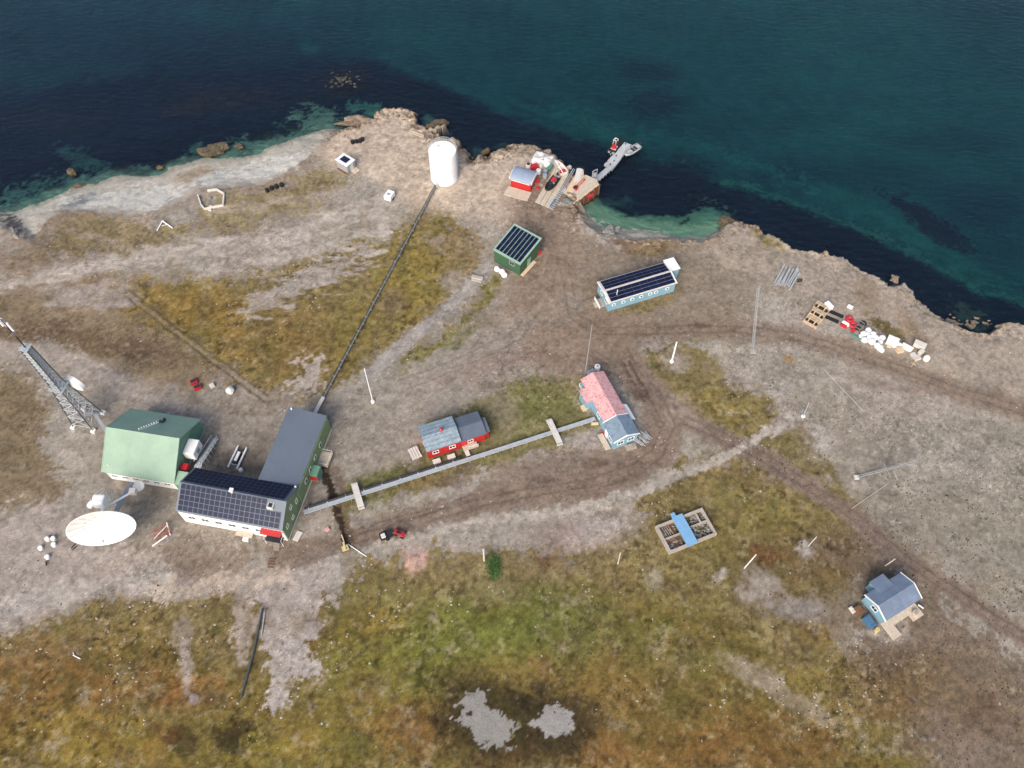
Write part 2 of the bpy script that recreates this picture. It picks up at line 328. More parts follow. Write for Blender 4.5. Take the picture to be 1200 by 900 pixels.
poly([(385, 610), (395, 570), (440, 545), (478, 538), (500, 495), (540, 478), (600, 445), (660, 430), (690, 432), (680, 460), (690, 480), (705, 505), (680, 515), (640, 522), (600, 545), (540, 556), (470, 580), (420, 598), (400, 622)], (114, 106, 66), 6, 0.92, 9)
spot(630, 470, 44, 20, (98, 96, 48), 0.6, 0.8, -0.4); spot(590, 480, 18, 22, (134, 124, 104), 0.7); spot(440, 570, 34, 14, (100, 100, 46), 0.6, 0.8, -0.35); spot(545, 505, 36, 28, (88, 80, 58), 0.5, 0.8); spot(500, 563, 30, 10, (112, 82, 54), 0.5, 0.8, -0.3)
poly([(762, 408), (790, 396), (828, 410), (850, 445), (905, 462), (912, 490), (880, 504), (850, 512), (815, 495), (785, 470), (758, 440)], (114, 98, 58), 6, 0.9, 10)
spot(850, 480, 45, 18, (116, 98, 42), 0.6, 0.8, 0.3); spot(815, 395, 34, 6, (114, 104, 58), 0.5)
poly([(785, 545), (850, 528), (905, 508), (945, 496), (975, 530), (1000, 580), (1020, 610), (980, 605), (930, 560), (890, 545), (840, 548), (790, 560)], (110, 96, 56), 5, 0.85, 8)
spot(925, 520, 35, 12, (104, 92, 42), 0.6)
# -- bottom meadow
poly([(-600, 770), (0, 745), (60, 722), (130, 698), (200, 705), (285, 688), (330, 695), (395, 690), (430, 655), (560, 645), (650, 648), (735, 640), (760, 600), (735, 575), (790, 548), (870, 540), (930, 560), (985, 600), (1010, 640), (1000, 680), (960, 720), (990, 770), (1060, 800), (1110, 900), (1300, 1300), (-600, 1300)], (113, 95, 58), 9, 0.96, 12)
poly([(-600, 800), (0, 775), (140, 745), (300, 790), (420, 720), (600, 700), (820, 700), (900, 760), (1000, 830), (1060, 900), (1200, 1300), (-600, 1300)], (109, 92, 42), 22, 0.85, 20, n1)
pale = (164, 155, 147)
line([(-100, 345), (0, 334), (100, 312), (200, 296), (330, 276), (430, 248), (470, 225)], 18, pale, 9, .8, 8, nz=st)
line([(60, 262), (180, 300), (260, 290), (330, 262)], 8, (150, 140, 130), 6, .5, 6, nz=st)
line([(230, 318), (300, 302), (380, 292), (450, 268)], 14, pale, 8, .7, 10, nz=st); line([(250, 250), (330, 236), (400, 222)], 8, (158, 146, 134), 6, .6, 6, nz=st)
line([(60, 345), (120, 340), (150, 352)], 22, (150, 141, 136), 12, .7, 12, nz=st); line([(0, 300), (60, 306), (120, 300)], 8, (120, 106, 90), 6, .5, 6, nz=st)
line([(900, 330), (1000, 360), (1080, 420), (1200, 440)], 20, (156, 148, 138), 12, .6, 10, nz=st)
for a in [(90, 790, 110, 36, (116, 78, 42), .6, .9, .05), (215, 815, 50, 20, (132, 88, 46), .6), (20, 850, 60, 40, (112, 82, 40), .5), (75, 880, 120, 30, (128, 106, 38), .7, .9), (330, 875, 90, 26, (122, 106, 36), .7, .9), (400, 810, 70, 50, (114, 98, 40), .5, .9),
          (485, 850, 46, 32, (130, 88, 48), .55, .9), (540, 750, 90, 50, (103, 104, 42), .85, 1.0), (640, 725, 60, 36, (100, 104, 44), .75, .9), (480, 790, 60, 36, (108, 102, 40), .6, .9), (700, 740, 50, 30, (92, 86, 48), .5, .9), (600, 790, 60, 24, (120, 96, 52), .5),
          (780, 745, 70, 40, (98, 92, 44), .6, .9), (830, 650, 60, 40, (112, 100, 52), .6, .9), (900, 610, 60, 26, (112, 98, 50), .7, .9), (760, 640, 50, 30, (124, 108, 72), .6), (730, 820, 70, 30, (118, 88, 44), .55, .9), (860, 830, 70, 40, (106, 88, 44), .6, .9), (900, 880, 90, 40, (112, 76, 38), .55, .9), (980, 780, 40, 30, (118, 100, 44), .6, .9),
          (800, 880, 50, 26, (118, 82, 40), .5, .9), (700, 880, 50, 20, (116, 78, 42), .5, .9), (170, 740, 60, 26, (120, 100, 58), .5), (430, 730, 40, 20, (128, 100, 44), .5), (640, 665, 60, 14, (128, 110, 82), .6), (510, 668, 60, 16, (126, 106, 76), .6), (575, 690, 40, 16, (122, 112, 80), .5),
          (640, 656, 14, 8, (104, 66, 46), .7), (925, 655, 60, 26, (96, 74, 54), .6, .8), (900, 655, 26, 10, (122, 78, 42), .6), (1010, 640, 50, 30, (84, 68, 54), .6, .8), (980, 700, 24, 36, (96, 82, 48), .6), (960, 740, 40, 18, (112, 86, 50), .5)]:
    spot(*a)
poly([(960, 640), (1040, 640), (1110, 700), (1200, 770), (1600, 900), (1700, 1300), (1100, 1300), (1080, 900), (1040, 830), (1000, 770), (990, 720), (1000, 690)], (106, 90, 74), 16, 0.8, 22)
for a in [(1060, 800, 60, 30, (108, 82, 48), .6, .9), (1150, 840, 40, 30, (104, 80, 56), .5), (1170, 900, 60, 40, (124, 110, 98), .6, .9), (1180, 690, 30, 12, (112, 92, 58), .6, .8, .5)]: spot(*a)
# gravel outcrops in the meadow
for a in [(885, 690, 22, 20, (142, 134, 128), .75), (935, 712, 36, 18, (132, 126, 122), .8), (948, 642, 10, 8, (158, 152, 148), .8), (842, 676, 8, 6, (170, 162, 154), .8), (765, 676, 7, 12, (150, 146, 128), .6), (880, 790, 40, 12, (150, 140, 124), .55, .5, .4), (930, 820, 60, 10, (150, 138, 122), .5, .5, .5), (700, 620, 42, 22, (158, 148, 142), .85), (655, 628, 30, 16, (136, 120, 112), .7),
          (485, 655, 11, 13, (176, 140, 132), .85), (530, 642, 7, 5, (168, 156, 148), .8), (590, 636, 10, 6, (150, 142, 136), .7), (900, 680, 12, 8, (150, 142, 136), .5), (1045, 742, 22, 12, (158, 148, 140), .8), (222, 780, 6, 30, (158, 148, 142), .7), (225, 820, 8, 6, (160, 152, 152), .7), (215, 745, 10, 20, (150, 140, 132), .6)]:
    spot(*a, **({'nz': n3} if len(a) < 8 else {}))
poly([(300, 685), (385, 680), (378, 720), (365, 745), (375, 790), (358, 800), (345, 790), (335, 832), (318, 835), (322, 800), (312, 765), (300, 745)], (158, 149, 144), 4, 0.92, 8, n3)
poly([(278, 690), (302, 690), (298, 740), (284, 780), (272, 760)], (150, 140, 132), 4, 0.8, 8, n3)
poly([(385, 655), (398, 655), (396, 712), (386, 712)], (156, 148, 142), 3, 0.8, 5, n3)
# -- breakup: thin brown-olive turf over gravel, bare gravel showing through turf
def breakup(base_poly=None):
    bm_ = sstep(0.05, 0.75, fbm(X2, Y2, 4.5, 6, 201.0, 0.72)) * (dT > 0); mixc(bm_ * 0.45, (112, 96, 70))
    lum_ = COL.mean(-1); sat_ = (COL[..., 0] - COL[..., 2]) / (lum_ + .01); vg = sstep(.35, .8, sat_) * (dT > 0)
    mixc(sstep(0.25, 0.85, fbm(X2, Y2, 3.2, 6, 211.0, 0.8)) * vg * 0.7, (146, 132, 112))
    mixc(sstep(0.3, 0.8, fbm(X2, Y2, 2.2, 5, 221.0, 0.8)) * vg * 0.5, (78, 64, 44)); mixc(sstep(0.3, 0.7, fbm(X2, Y2, 1.2, 3, 241.0, 0.9)) * vg * 0.5 * sstep(-.4, .5, n1), (150, 134, 108))
    mixc(sstep(0.3, 0.9, fbm(X2 * .6, Y2, 2.2, 5, 231.0, 0.8)) * (1 - vg) * (dT > 0) * 0.4, (108, 96, 84))
breakup()
for a in [(545, 800, 26, 16, (70, 56, 36), .55, .7), (574, 848, 58, 50, (64, 53, 34), .92, .35), (648, 850, 50, 46, (66, 55, 36), .92, .35), (612, 860, 30, 14, (66, 54, 34), .8, .4), (213, 872, 22, 17, (60, 48, 30), .85, .3), (268, 872, 20, 17, (60, 48, 30), .85, .3), (290, 856, 15, 9, (66, 52, 32), .8, .3), (178, 855, 8, 6, (86, 66, 40), .7, .4), (420, 870, 22, 14, (84, 84, 40), .5)]: spot(*a)
poly([(548, 812), (566, 815), (575, 835), (590, 838), (605, 852), (596, 862), (578, 872), (558, 866), (545, 850), (542, 830)], (138, 135, 131), 1.2, 0.95, 10, nE, 0.5)
poly([(619, 848), (632, 840), (640, 828), (656, 826), (668, 835), (669, 858), (655, 866), (640, 862), (632, 852)], (142, 139, 136), 1.2, 1.0, 3.5, nE, 0.4)
POOL = (np.abs(COL[..., 0] - COL[..., 2]) < .03) & (V > 800) & (COL.mean(-1) > .2) & (U > 530) & (U < 680)
# -- gravel yards and tracks
poly([(-600, 600), (0, 600), (60, 590), (100, 600), (160, 640), (230, 640), (300, 660), (345, 660), (395, 650), (390, 690), (330, 702), (290, 690), (200, 698), (130, 690), (70, 712), (0, 738), (-600, 770)], (150, 140, 133), 8, 0.85, 10)
poly([(60, 400), (110, 430), (200, 465), (300, 478), (370, 488), (430, 450), (520, 440), (600, 440), (500, 490), (480, 535), (395, 570), (330, 650), (180, 640), (120, 600), (100, 530), (110, 500), (60, 470), (30, 430)], (138, 129, 119), 9, 0.85, 10)
line([(-300, 405), (0, 408), (60, 416), (110, 436), (170, 468), (240, 488)], 20, (148, 138, 130), 6, 0.8)
poly([(205, 640), (290, 640), (300, 668), (240, 690), (170, 672)], (116, 100, 82), 10, 0.65, 12)
poly([(290, 520), (320, 500), (310, 560), (260, 560), (240, 530)], (112, 100, 90), 8, 0.6, 6)
poly([(345, 520), (350, 640), (395, 650), (400, 600), (385, 560)], (140, 130, 122), 6, 0.7, 6)
line([(400, 152), (450, 160), (500, 200), (560, 210), (620, 230)], 90, (168, 152, 136), 18, 0.95)
poly([(420, 145), (445, 132), (485, 138), (500, 165), (560, 190), (640, 180), (690, 240), (700, 280), (640, 280), (560, 250), (480, 220), (430, 200), (400, 185), (385, 165)], (172, 156, 140), 8, 0.9, 5)
line([(640, 250), (640, 310), (630, 360), (660, 400)], 88, (134, 117, 102), 18, 0.85, 10)
line([(660, 360), (600, 400), (540, 430), (470, 456), (400, 478), (350, 500)], 44, (140, 131, 121), 8, 0.9, 5)
spot(590, 420, 60, 16, (130, 114, 104), .7, .8, -.35); spot(530, 330, 14, 10, (150, 142, 136), .6)
line([(700, 390), (690, 410), (640, 410)], 50, (130, 112, 100), 12, 0.8, 6)
poly([(660, 290), (700, 285), (860, 275), (900, 300), (880, 360), (860, 390), (760, 400), (680, 400)], (126, 113, 98), 12, 0.75, 14)
line([(430, 440), (475, 402), (520, 366), (552, 333), (572, 312)], 15, (146, 139, 134), 3, 0.95, 2)
line([(860, 280), (1000, 340), (1100, 400), (1250, 450)], 70, (146, 134, 122), 18, 0.8, 12)
poly([(880, 410), (980, 430), (1100, 470), (1200, 500), (1500, 560), (1600, 700), (1200, 720), (1080, 640), (1010, 600), (960, 520), (930, 470)], (132, 125, 113), 14, 0.85, 12)
for a in [(1060, 470, 90, 20, (152, 142, 134), .7, .9, .25), (1000, 500, 60, 40, (144, 134, 124), .5, .9), (915, 455, 16, 10, (158, 150, 144), .7), (968, 512, 10, 14, (160, 152, 146), .7), (1120, 540, 60, 30, (150, 142, 134), .6, .9), (1010, 565, 14, 8, (156, 148, 140), .7), (870, 425, 22, 16, (150, 142, 134), .6), (790, 425, 14, 14, (152, 144, 136), .7), (925, 424, 8, 5, (150, 112, 72), .7)]: spot(*a)
poly([(888, 265), (930, 288), (950, 292), (940, 300), (905, 292), (885, 278)], (130, 114, 66), 5, 0.8, 5)
spot(728, 284, 20, 7, (112, 84, 64), .7); spot(770, 286, 26, 8, (114, 90, 58), .8); spot(760, 355, 40, 9, (116, 98, 60), .7, .6, -.35); spot(700, 340, 16, 14, (112, 96, 78), .6)
poly([(1012, 368), (1030, 372), (1055, 392), (1058, 404), (1040, 394), (1018, 380)], (98, 82, 52), 2.5, 0.9, 3)
spot(1070, 392, 10, 26, (124, 104, 78), .6, .6, -.5); spot(1015, 348, 14, 20, (128, 112, 90), .6)
line([(700, 388), (780, 386), (860, 386), (940, 396), (1000, 414), (1070, 438), (1130, 460), (1210, 484), (1400, 540)], 24, (126, 110, 97), 8, 0.8, 4)
line([(1000, 440), (1080, 460), (1140, 458), (1210, 482)], 9, (122, 104, 92), 4, 0.5, 4)
line([(330, 656), (352, 650), (400, 634), (480, 612), (560, 588), (640, 572), (700, 562)], 28, (119, 103, 91), 8, 0.85, 5)
line([(690, 566), (740, 552), (770, 528), (782, 500), (768, 468), (742, 440), (728, 410), (712, 390)], 38, (121, 105, 93), 9, 0.85, 5)
poly([(560, 565), (640, 528), (690, 520), (740, 520), (760, 480), (800, 500), (790, 540), (740, 565), (690, 590), (600, 600), (520, 615)], (124, 108, 96), 8, 0.85, 5)
line([(765, 470), (800, 492), (850, 512), (900, 540), (950, 570), (1000, 606), (1060, 655), (1130, 702), (1210, 752), (1400, 860)], 22, (120, 105, 94), 5, 0.92, 3)
spot(690, 512, 22, 10, (152, 144, 138), .8); spot(800, 490, 22, 16, (144, 130, 118), .6)
line([(420, 645), (490, 628), (560, 612), (640, 602), (700, 590), (760, 572)], 8, (156, 148, 138), 3, 0.8, 4, nz=n3)
line([(740, 580), (790, 556), (830, 545), (875, 522), (915, 500), (945, 484)], 11, (158, 150, 142), 3, 0.85, 4, nz=n3)
line([(190, 690), (260, 684), (330, 676)], 20, (166, 152, 138), 8, .75, 9)
line([(0, 712), (60, 702), (130, 684), (190, 672)], 22, (156, 150, 144), 9, .6, 8)
spot(330, 640, 30, 12, (122, 108, 94), .5)
line([(640, 235), (640, 300), (634, 360), (660, 395), (720, 400)], 60, (128, 111, 96), 22, .6, 10)
# ruts
def ruts(pts, gap, w, c, op=0.7):
    P = [np.array(p, float) for p in pts]
    for sgn in (-1, 1):
        q = []
        for i, p in enumerate(P):
            t = P[min(i + 1, len(P) - 1)] - P[max(i - 1, 0)]; t /= np.hypot(*t); q.append(tuple(p + sgn * gap / 2 * np.array([-t[1], t[0]])))
        line(q, w, c, 1.2, op, 1.2, 0.25, n3)
ruts([(148, 343), (180, 368), (220, 398), (262, 430), (312, 468)], 8, 3.0, (92, 78, 60), 0.75); line([(150, 345), (180, 369), (220, 399), (262, 431), (312, 468)], 3, (138, 124, 100), 1.5, 0.6, 0, 0.25)
ruts([(400, 636), (480, 614), (560, 590), (640, 574), (700, 564)], 9, 1.6, (90, 73, 63), 0.5)
ruts([(405, 628), (450, 612), (500, 600), (560, 580)], 5, 1.2, (88, 70, 62), 0.5)
ruts([(700, 566), (745, 550), (772, 528), (784, 498), (768, 466), (742, 438), (728, 408)], 14, 2.2, (94, 77, 66), 0.5)
ruts([(735, 425), (746, 448), (758, 468)], 7, 3.0, (82, 66, 58), 0.75); ruts([(690, 412), (712, 424), (728, 440)], 6, 1.6, (96, 80, 72), 0.5)
ruts([(800, 492), (850, 512), (900, 540), (950, 570), (1000, 606), (1060, 655), (1130, 702), (1210, 752)], 9, 2.0, (98, 82, 72), 0.5)
ruts([(700, 388), (780, 386), (860, 386), (940, 396), (1000, 414), (1070, 438), (1130, 460), (1210, 484)], 8, 1.8, (102, 86, 74), 0.5)
ruts([(650, 300), (640, 340), (610, 390), (540, 425), (470, 452)], 12, 1.8, (112, 96, 86), 0.5); ruts([(660, 310), (672, 370), (700, 388)], 10, 1.8, (102, 85, 74), 0.5)
line([(1060, 650), (1110, 685), (1210, 745)], 1.6, (90, 76, 66), 1, 0.5); line([(720, 640), (760, 650), (800, 664)], 1.6, (96, 74, 56), 1, 0.6)
line([(350, 645), (370, 655), (410, 645)], 1.4, (96, 88, 82), 1, 0.6, 0, 0.2)
for a in [(820, 384, 12, 3, (92, 74, 64)), (862, 388, 10, 3, (92, 74, 64)), (700, 540, 14, 4, (98, 80, 70)), (640, 560, 16, 4, (104, 86, 78)), (545, 548, 14, 5, (96, 80, 68)), (742, 555, 8, 6, (96, 80, 70)), (752, 462, 10, 8, (84, 68, 60)), (530, 560, 20, 8, (100, 84, 74)), (560, 400, 8, 3, (120, 104, 96)), (610, 420, 10, 3, (108, 92, 82)), (575, 450, 14, 3, (112, 96, 86)), (520, 448, 8, 3, (116, 98, 88))]: spot(*a, .6, .5)
# trench beside the station
poly([(376, 550), (384, 548), (396, 580), (405, 610), (414, 634), (404, 640), (396, 615), (388, 590)], (52, 40, 34), 1.6, 0.95, 1.2, n3, 0.2)
poly([(384, 548), (396, 548), (404, 580), (412, 612), (417, 634), (408, 634), (400, 600), (392, 570)], (104, 86, 72), 3, 0.7, 5, n3, 0.3)
# shore: beach sand, wet sand, cliff rock
bl = sstep(-0.5, 1.2, -dT) * sstep(-0.2, 0.6, dW); lb = sstep(420, 370, U) + sstep(670, 690, U) * sstep(862, 850, U)
mixc(bl * np.clip(lb, 0, 1), (168, 162, 152)); mixc(bl * np.clip(1 - lb, 0, 1) * 0.9, (126, 98, 80))
mixc(sstep(3.0, 0.3, dT) * sstep(-3, 0.2, dT) * (0.25 + 0.5 * sstep(0.1, .9, nE)) * (dW > 0) * (1 - .55 * sstep(880, 920, U)), (132, 112, 94))
mixc((1 - lbz) * sstep(2.5, -0.3, dT) * sstep(-3, -0.3, dT) * sstep(.35, .1, rk - .25) * .9 * (1 - .5 * sstep(880, 920, U)), (60, 48, 38)); mixc(sstep(880, 920, U) * sstep(1.6, .4, dT) * sstep(-.6, .1, dT) * .6, (172, 162, 150)); mixc((1 - lbz) * sstep(0.6, -0.3, dT) * sstep(-2, -0.3, dT) * (dW > 0) * 0.45 * (0.4 + 0.6 * sstep(-.2, .6, n3)), (74, 60, 50))  # crevice shade painted dark into the hollows of the rock relief
poly([(60, 232), (130, 222), (210, 214), (240, 205), (262, 200), (330, 185), (368, 180), (350, 196), (320, 208), (268, 214), (232, 214), (205, 232), (180, 243), (110, 244), (75, 246)], (186, 183, 177), 4, 0.75, 4, n3)
spot(228, 202, 24, 6, (150, 132, 108), .8, .5, -.3, .5, n3); spot(92, 236, 20, 5, (104, 108, 116), .7, .5, -.5, .6, n3); spot(25, 268, 26, 6, (84, 86, 92), .8, .5, .6, .6, n3); spot(10, 262, 16, 6, (70, 66, 66), .7, .5, .5, .6, n3)
mixc(sstep(2.4, 0.2, dW) * (dW > 0) * np.clip(lb, 0, 1) * 0.75, (128, 128, 116))
spot(700, 275, 20, 7, (150, 142, 136), .8, .5, .6, .8, n3); spot(720, 272, 10, 8, (148, 144, 138), .8, .4, 0, .8, n3)
# stony speckle: bright and dark grains everywhere, more on gravel, little on smooth tracks and in the meadow
lum = COL.mean(-1); grav = sstep(0.12, 0.24, lum); sat = (COL[..., 0] - COL[..., 2]) / (lum + 0.01); veg = sstep(0.5, 1.0, sat) * (dT > 0)
g2 = fbm(X2, Y2, 0.55, 2, 77.0, 0.9)
fade = sstep(-1, 1.5, dW) * (1 - .6 * sstep(0, -.8, dT) * np.clip(lb, 0, 1)) * np.where(POOL, .2, 1)
COL *= (1 + fade * (0.14 * n3 + 0.17 * g2 + 0.11 * n2 + 0.09 * st + 0.10 * (rnd - .5)) * (1 + 0.45 * veg))[..., None]
patch = sstep(-0.2, 0.6, n1 + 0.5 * n2)
sp = (rnd > 0.975) * fade * (0.35 + 0.65 * patch); COL += (sp * 0.14)[..., None] * np.array([1, .96, .9]) * (0.35 + 0.65 * grav)[..., None]
sp = (_rs.rand(*X2.shape) > 0.96) * fade * (0.3 + 0.7 * patch); COL *= (1 - 0.45 * sp)[..., None]
tus = sstep(0.35, 0.75, fbm(X2, Y2, 0.9, 2, 55.0, 0.8)) * veg * sstep(-.5, .4, n1 + n2); COL *= (1 - 0.45 * tus)[..., None]
br = sstep(0.5, 0.8, fbm(X2, Y2, 1.3, 3, 66.0, 0.7)) * veg * sstep(-.1, .6, -n1 + .3 * n2); m_ = (br * 0.6)[..., None]; COL[:] = COL * (1 - m_) + c3((150, 136, 100)) * m_
orr = sstep(0.2, 0.9, fbm(X2, Y2, 5, 4, 88.0, 0.6)) * veg * sstep(620, 760, V); m_ = (orr * 0.2)[..., None]; COL[:] = COL * (1 - m_) + c3((134, 86, 44)) * m_
gr = sstep(0.2, 0.9, fbm(X2, Y2, 6, 4, 99.0, 0.6)) * veg; m_ = (gr * 0.25)[..., None]; COL[:] = COL * (1 - m_) + c3((92, 94, 42)) * m_
# -- seabed, with the scattered light of the deep water painted into its colour
sea = dW <= 0.0
SB = np.ones(X2.shape + (3,)) * c3((24, 68, 78)); KEEP = COL.copy(); COL[:] = SB
mixc(sstep(700, 200, U + 0.3 * V) * 0.9, (30, 54, 78)); mixc(sstep(80, -60, V) * 0.35, (42, 80, 94))
SN = fbm(X2 * 0.6 + Y2 * 0.3, Y2, 14, 4, 15.0); mixc(sstep(-.2, 1, SN) * 0.35, (18, 50, 66)); mixc(sstep(.1, 1, -SN) * 0.3, (30, 88, 88))
def sea_poly(pts, c, soft, op, brk, nz=None): poly(pts, c, soft * 1.6, op, brk * .8, n2 if nz is None else nz, 1.3)
sea_poly([(-400, 170), (0, 120), (120, 90), (250, 85), (380, 70), (440, 72), (500, 95), (560, 120), (600, 140), (680, 165), (760, 195), (850, 212), (920, 235), (1000, 270), (1080, 305), (1150, 345), (1210, 362), (1300, 380), (1500, 460), (1400, 700), (900, 420), (600, 300), (0, 330), (-400, 380)], (24, 32, 52), 9, 0.92, 8)
sea_poly([(-400, 190), (0, 100), (150, 60), (330, 40), (440, 72), (300, 130), (0, 190)], (26, 40, 62), 26, 0.6, 14)
for a in [(760, 84, 40, 12, (22, 40, 58), .6, .5), (766, 122, 34, 14, (20, 38, 56), .7, .5), (620, 125, 24, 12, (22, 44, 60), .6, .5), (790, 218, 60, 36, (22, 32, 50), .8, .5), (720, 210, 50, 40, (22, 32, 50), .8, .5), (920, 205, 50, 18, (20, 42, 60), .6, .6), (1040, 205, 60, 20, (20, 48, 62), .5, .7), (1150, 240, 60, 30, (20, 44, 62), .6, .7),
          (1090, 262, 62, 13, (24, 28, 48), .85, .35, .62), (1110, 165, 60, 16, (20, 46, 62), .5), (1180, 300, 40, 20, (20, 48, 62), .5), (900, 145, 60, 12, (22, 50, 64), .4), (1180, 15, 60, 20, (20, 48, 60), .5), (270, 115, 60, 12, (44, 42, 54), .5, .8), (400, 95, 30, 14, (46, 42, 48), .6, .6), (60, 140, 60, 14, (36, 40, 54), .4), (230, 125, 40, 8, (52, 46, 50), .4),
          (640, 135, 60, 5, (26, 76, 84), .5, .6, .4), (710, 165, 24, 6, (30, 84, 88), .5, .6, .5), (360, 55, 16, 5, (26, 78, 88), .6)]: spot(*a)
line([(440, 66), (500, 90), (560, 115), (600, 135), (680, 160)], 5, (30, 82, 86), 8, .45, 6, nz=n2)
line([(850, 212), (920, 233), (1000, 267), (1080, 302), (1150, 342), (1210, 358)], 5, (46, 104, 100), 7, .6, 4)
for a in [(700, 150, 50, 8, (32, 88, 88), .5, .8, .4, .6), (900, 200, 40, 8, (30, 88, 90), .5, .8, .4, .6), (1000, 240, 60, 10, (30, 86, 86), .5, .8, .5, .6), (1140, 320, 50, 8, (32, 88, 88), .5, .8, .5, .6), (800, 170, 60, 10, (28, 80, 84), .5, .8, .3, .6)]: spot(*a)
bay = [(682, 230), (700, 234), (720, 244), (760, 253), (800, 256), (815, 248), (832, 240), (848, 256), (845, 300), (680, 290)]
sea_poly(bay, (84, 122, 108), 4, 0.95, 2); line([(684, 240), (705, 252), (730, 260), (765, 267), (800, 270), (840, 268)], 13, (118, 144, 126), 6, .8, 2)
for a in [(150, 212, 170, 9, (70, 104, 102), .7, .5, -.13, .6), (55, 222, 50, 12, (58, 92, 94), .7, .6, -.3, .6), (105, 190, 30, 9, (48, 82, 88), .7, .6, .5, .6), (300, 170, 60, 9, (80, 112, 106), .8, .5, -.25, .5), (375, 142, 24, 14, (86, 118, 112), .85, .4, .2, .4), (430, 126, 26, 5, (60, 104, 100), .8, .4, .1, .6), (225, 172, 10, 6, (66, 100, 98), .8, .4, -.7), (555, 180, 8, 7, (64, 92, 96), .7), (582, 168, 8, 5, (50, 76, 86), .6), (508, 146, 8, 5, (60, 94, 92), .7), (832, 248, 18, 10, (66, 106, 100), .6, .5, 0, .7), (1130, 372, 22, 9, (56, 74, 72), .7, .5, .5, .6), (720, 235, 30, 4, (44, 74, 78), .5)]: spot(*a)
for x, y, r in [(170, 203, 5), (148, 207, 4), (190, 195, 6), (120, 215, 4), (310, 160, 8), (330, 155, 6), (372, 150, 8), (60, 222, 8), (350, 150, 5), (260, 190, 4), (800, 262, 4), (740, 250, 4)]: spot(x, y, r * 1.6, r * .6, (24, 34, 44), .8, .3, -.3, .6, n3)
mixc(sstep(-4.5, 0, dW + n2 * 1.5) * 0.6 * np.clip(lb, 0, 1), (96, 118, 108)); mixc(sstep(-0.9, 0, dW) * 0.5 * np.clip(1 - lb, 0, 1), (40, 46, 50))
COL *= (1.5 * (1 + 0.10 * n2 + 0.10 * n1 + 0.04 * n3))[..., None] * np.array([1.02, 1.0, .86]) * (1 + .5 * sstep(-7, 0, dW) * np.clip(lb, 0, 1) * (COL.mean(-1) > .05))[..., None]
m_ = sstep(-0.05, 0.25, dW)[..., None]; COL[:] = COL * (1 - m_) + KEEP * m_
dr_ = sstep(.90, .985, 1 - np.abs(fbm(X2, Y2, 8, 5, 301.0, .6))) * (dT > 1) * sstep(-.2, .5, n1); 
COL = np.where((dW > 0)[..., None], 0.22 * (np.maximum(COL, 1e-4) / 0.22) ** 1.14 * np.array([.965, .965, .935]) * (1 - .22 * dr_)[..., None], COL)
COL *= 1 + (veg * (dW > 0))[..., None] * np.array([.06, .14, .05])
gl_ = COL.mean(-1, keepdims=True); COL[:] = np.where((dW > 0)[..., None], gl_ + (COL - gl_) * 0.85, COL)
COL = np.clip(COL, 0.004, 0.75)
ny_, nx_ = X2.shape
me = bpy.data.meshes.new('ground'); nv = nx_ * ny_; me.vertices.add(nv)
me.vertices.foreach_set('co', np.stack([X2, Y2, ZH], -1).astype(np.float32).ravel())
i0 = (np.arange(ny_ - 1)[:, None] * nx_ + np.arange(nx_ - 1)[None]).ravel()
fc = np.stack([i0, i0 + 1, i0 + nx_ + 1, i0 + nx_], 1).astype(np.int32)
me.loops.add(fc.size); me.loops.foreach_set('vertex_index', fc.ravel())
me.polygons.add(len(fc)); me.polygons.foreach_set('loop_start', np.arange(0, fc.size, 4, dtype=np.int32))
me.update(calc_edges=True); me.polygons.foreach_set('use_smooth', [True] * len(fc))
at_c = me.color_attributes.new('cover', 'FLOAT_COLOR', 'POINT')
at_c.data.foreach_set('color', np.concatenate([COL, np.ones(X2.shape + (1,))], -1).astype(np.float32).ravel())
g = bpy.data.objects.new('ground', me); C.objects.link(g); prop(g, kind='structure')
gm = bpy.data.materials.new('ground_cover'); gm.use_nodes = True; N = gm.node_tree.nodes; L = gm.node_tree.links; b = N['Principled BSDF']
b.inputs['Roughness'].default_value = 0.95; b.inputs['Specular IOR Level'].default_value = 0.15
va = N.new('ShaderNodeVertexColor'); va.layer_name = 'cover'; tc = N.new('ShaderNodeTexCoord')
na = N.new('ShaderNodeTexNoise'); na.inputs['Scale'].default_value = 5.5; na.inputs['Detail'].default_value = 6; na.inputs['Roughness'].default_value = 0.75; L.new(tc.outputs['Object'], na.inputs['Vector'])
ra = N.new('ShaderNodeMapRange'); ra.inputs[1].default_value = 0.3; ra.inputs[2].default_value = 0.7; ra.inputs[3].default_value = 0.62; ra.inputs[4].default_value = 1.36; L.new(na.outputs[0], ra.inputs[0])
ml = N.new('ShaderNodeVectorMath'); ml.operation = 'SCALE'; L.new(va.outputs[0], ml.inputs[0]); L.new(ra.outputs[0], ml.inputs['Scale'])
vo = N.new('ShaderNodeTexVoronoi'); vo.inputs['Scale'].default_value = 2.2; L.new(tc.outputs['Object'], vo.inputs['Vector'])
L.new(ml.outputs[0], b.inputs['Base Color'])
ad = N.new('ShaderNodeMath'); ad.operation = 'MULTIPLY_ADD'; L.new(vo.outputs['Distance'], ad.inputs[0]); ad.inputs[1].default_value = -0.4; L.new(na.outputs[0], ad.inputs[2])
bp = N.new('ShaderNodeBump'); bp.inputs['Strength'].default_value = 0.55; bp.inputs['Distance'].default_value = 0.12; L.new(ad.outputs[0], bp.inputs['Height']); L.new(bp.outputs[0], b.inputs['Normal'])
me.materials.append(gm)

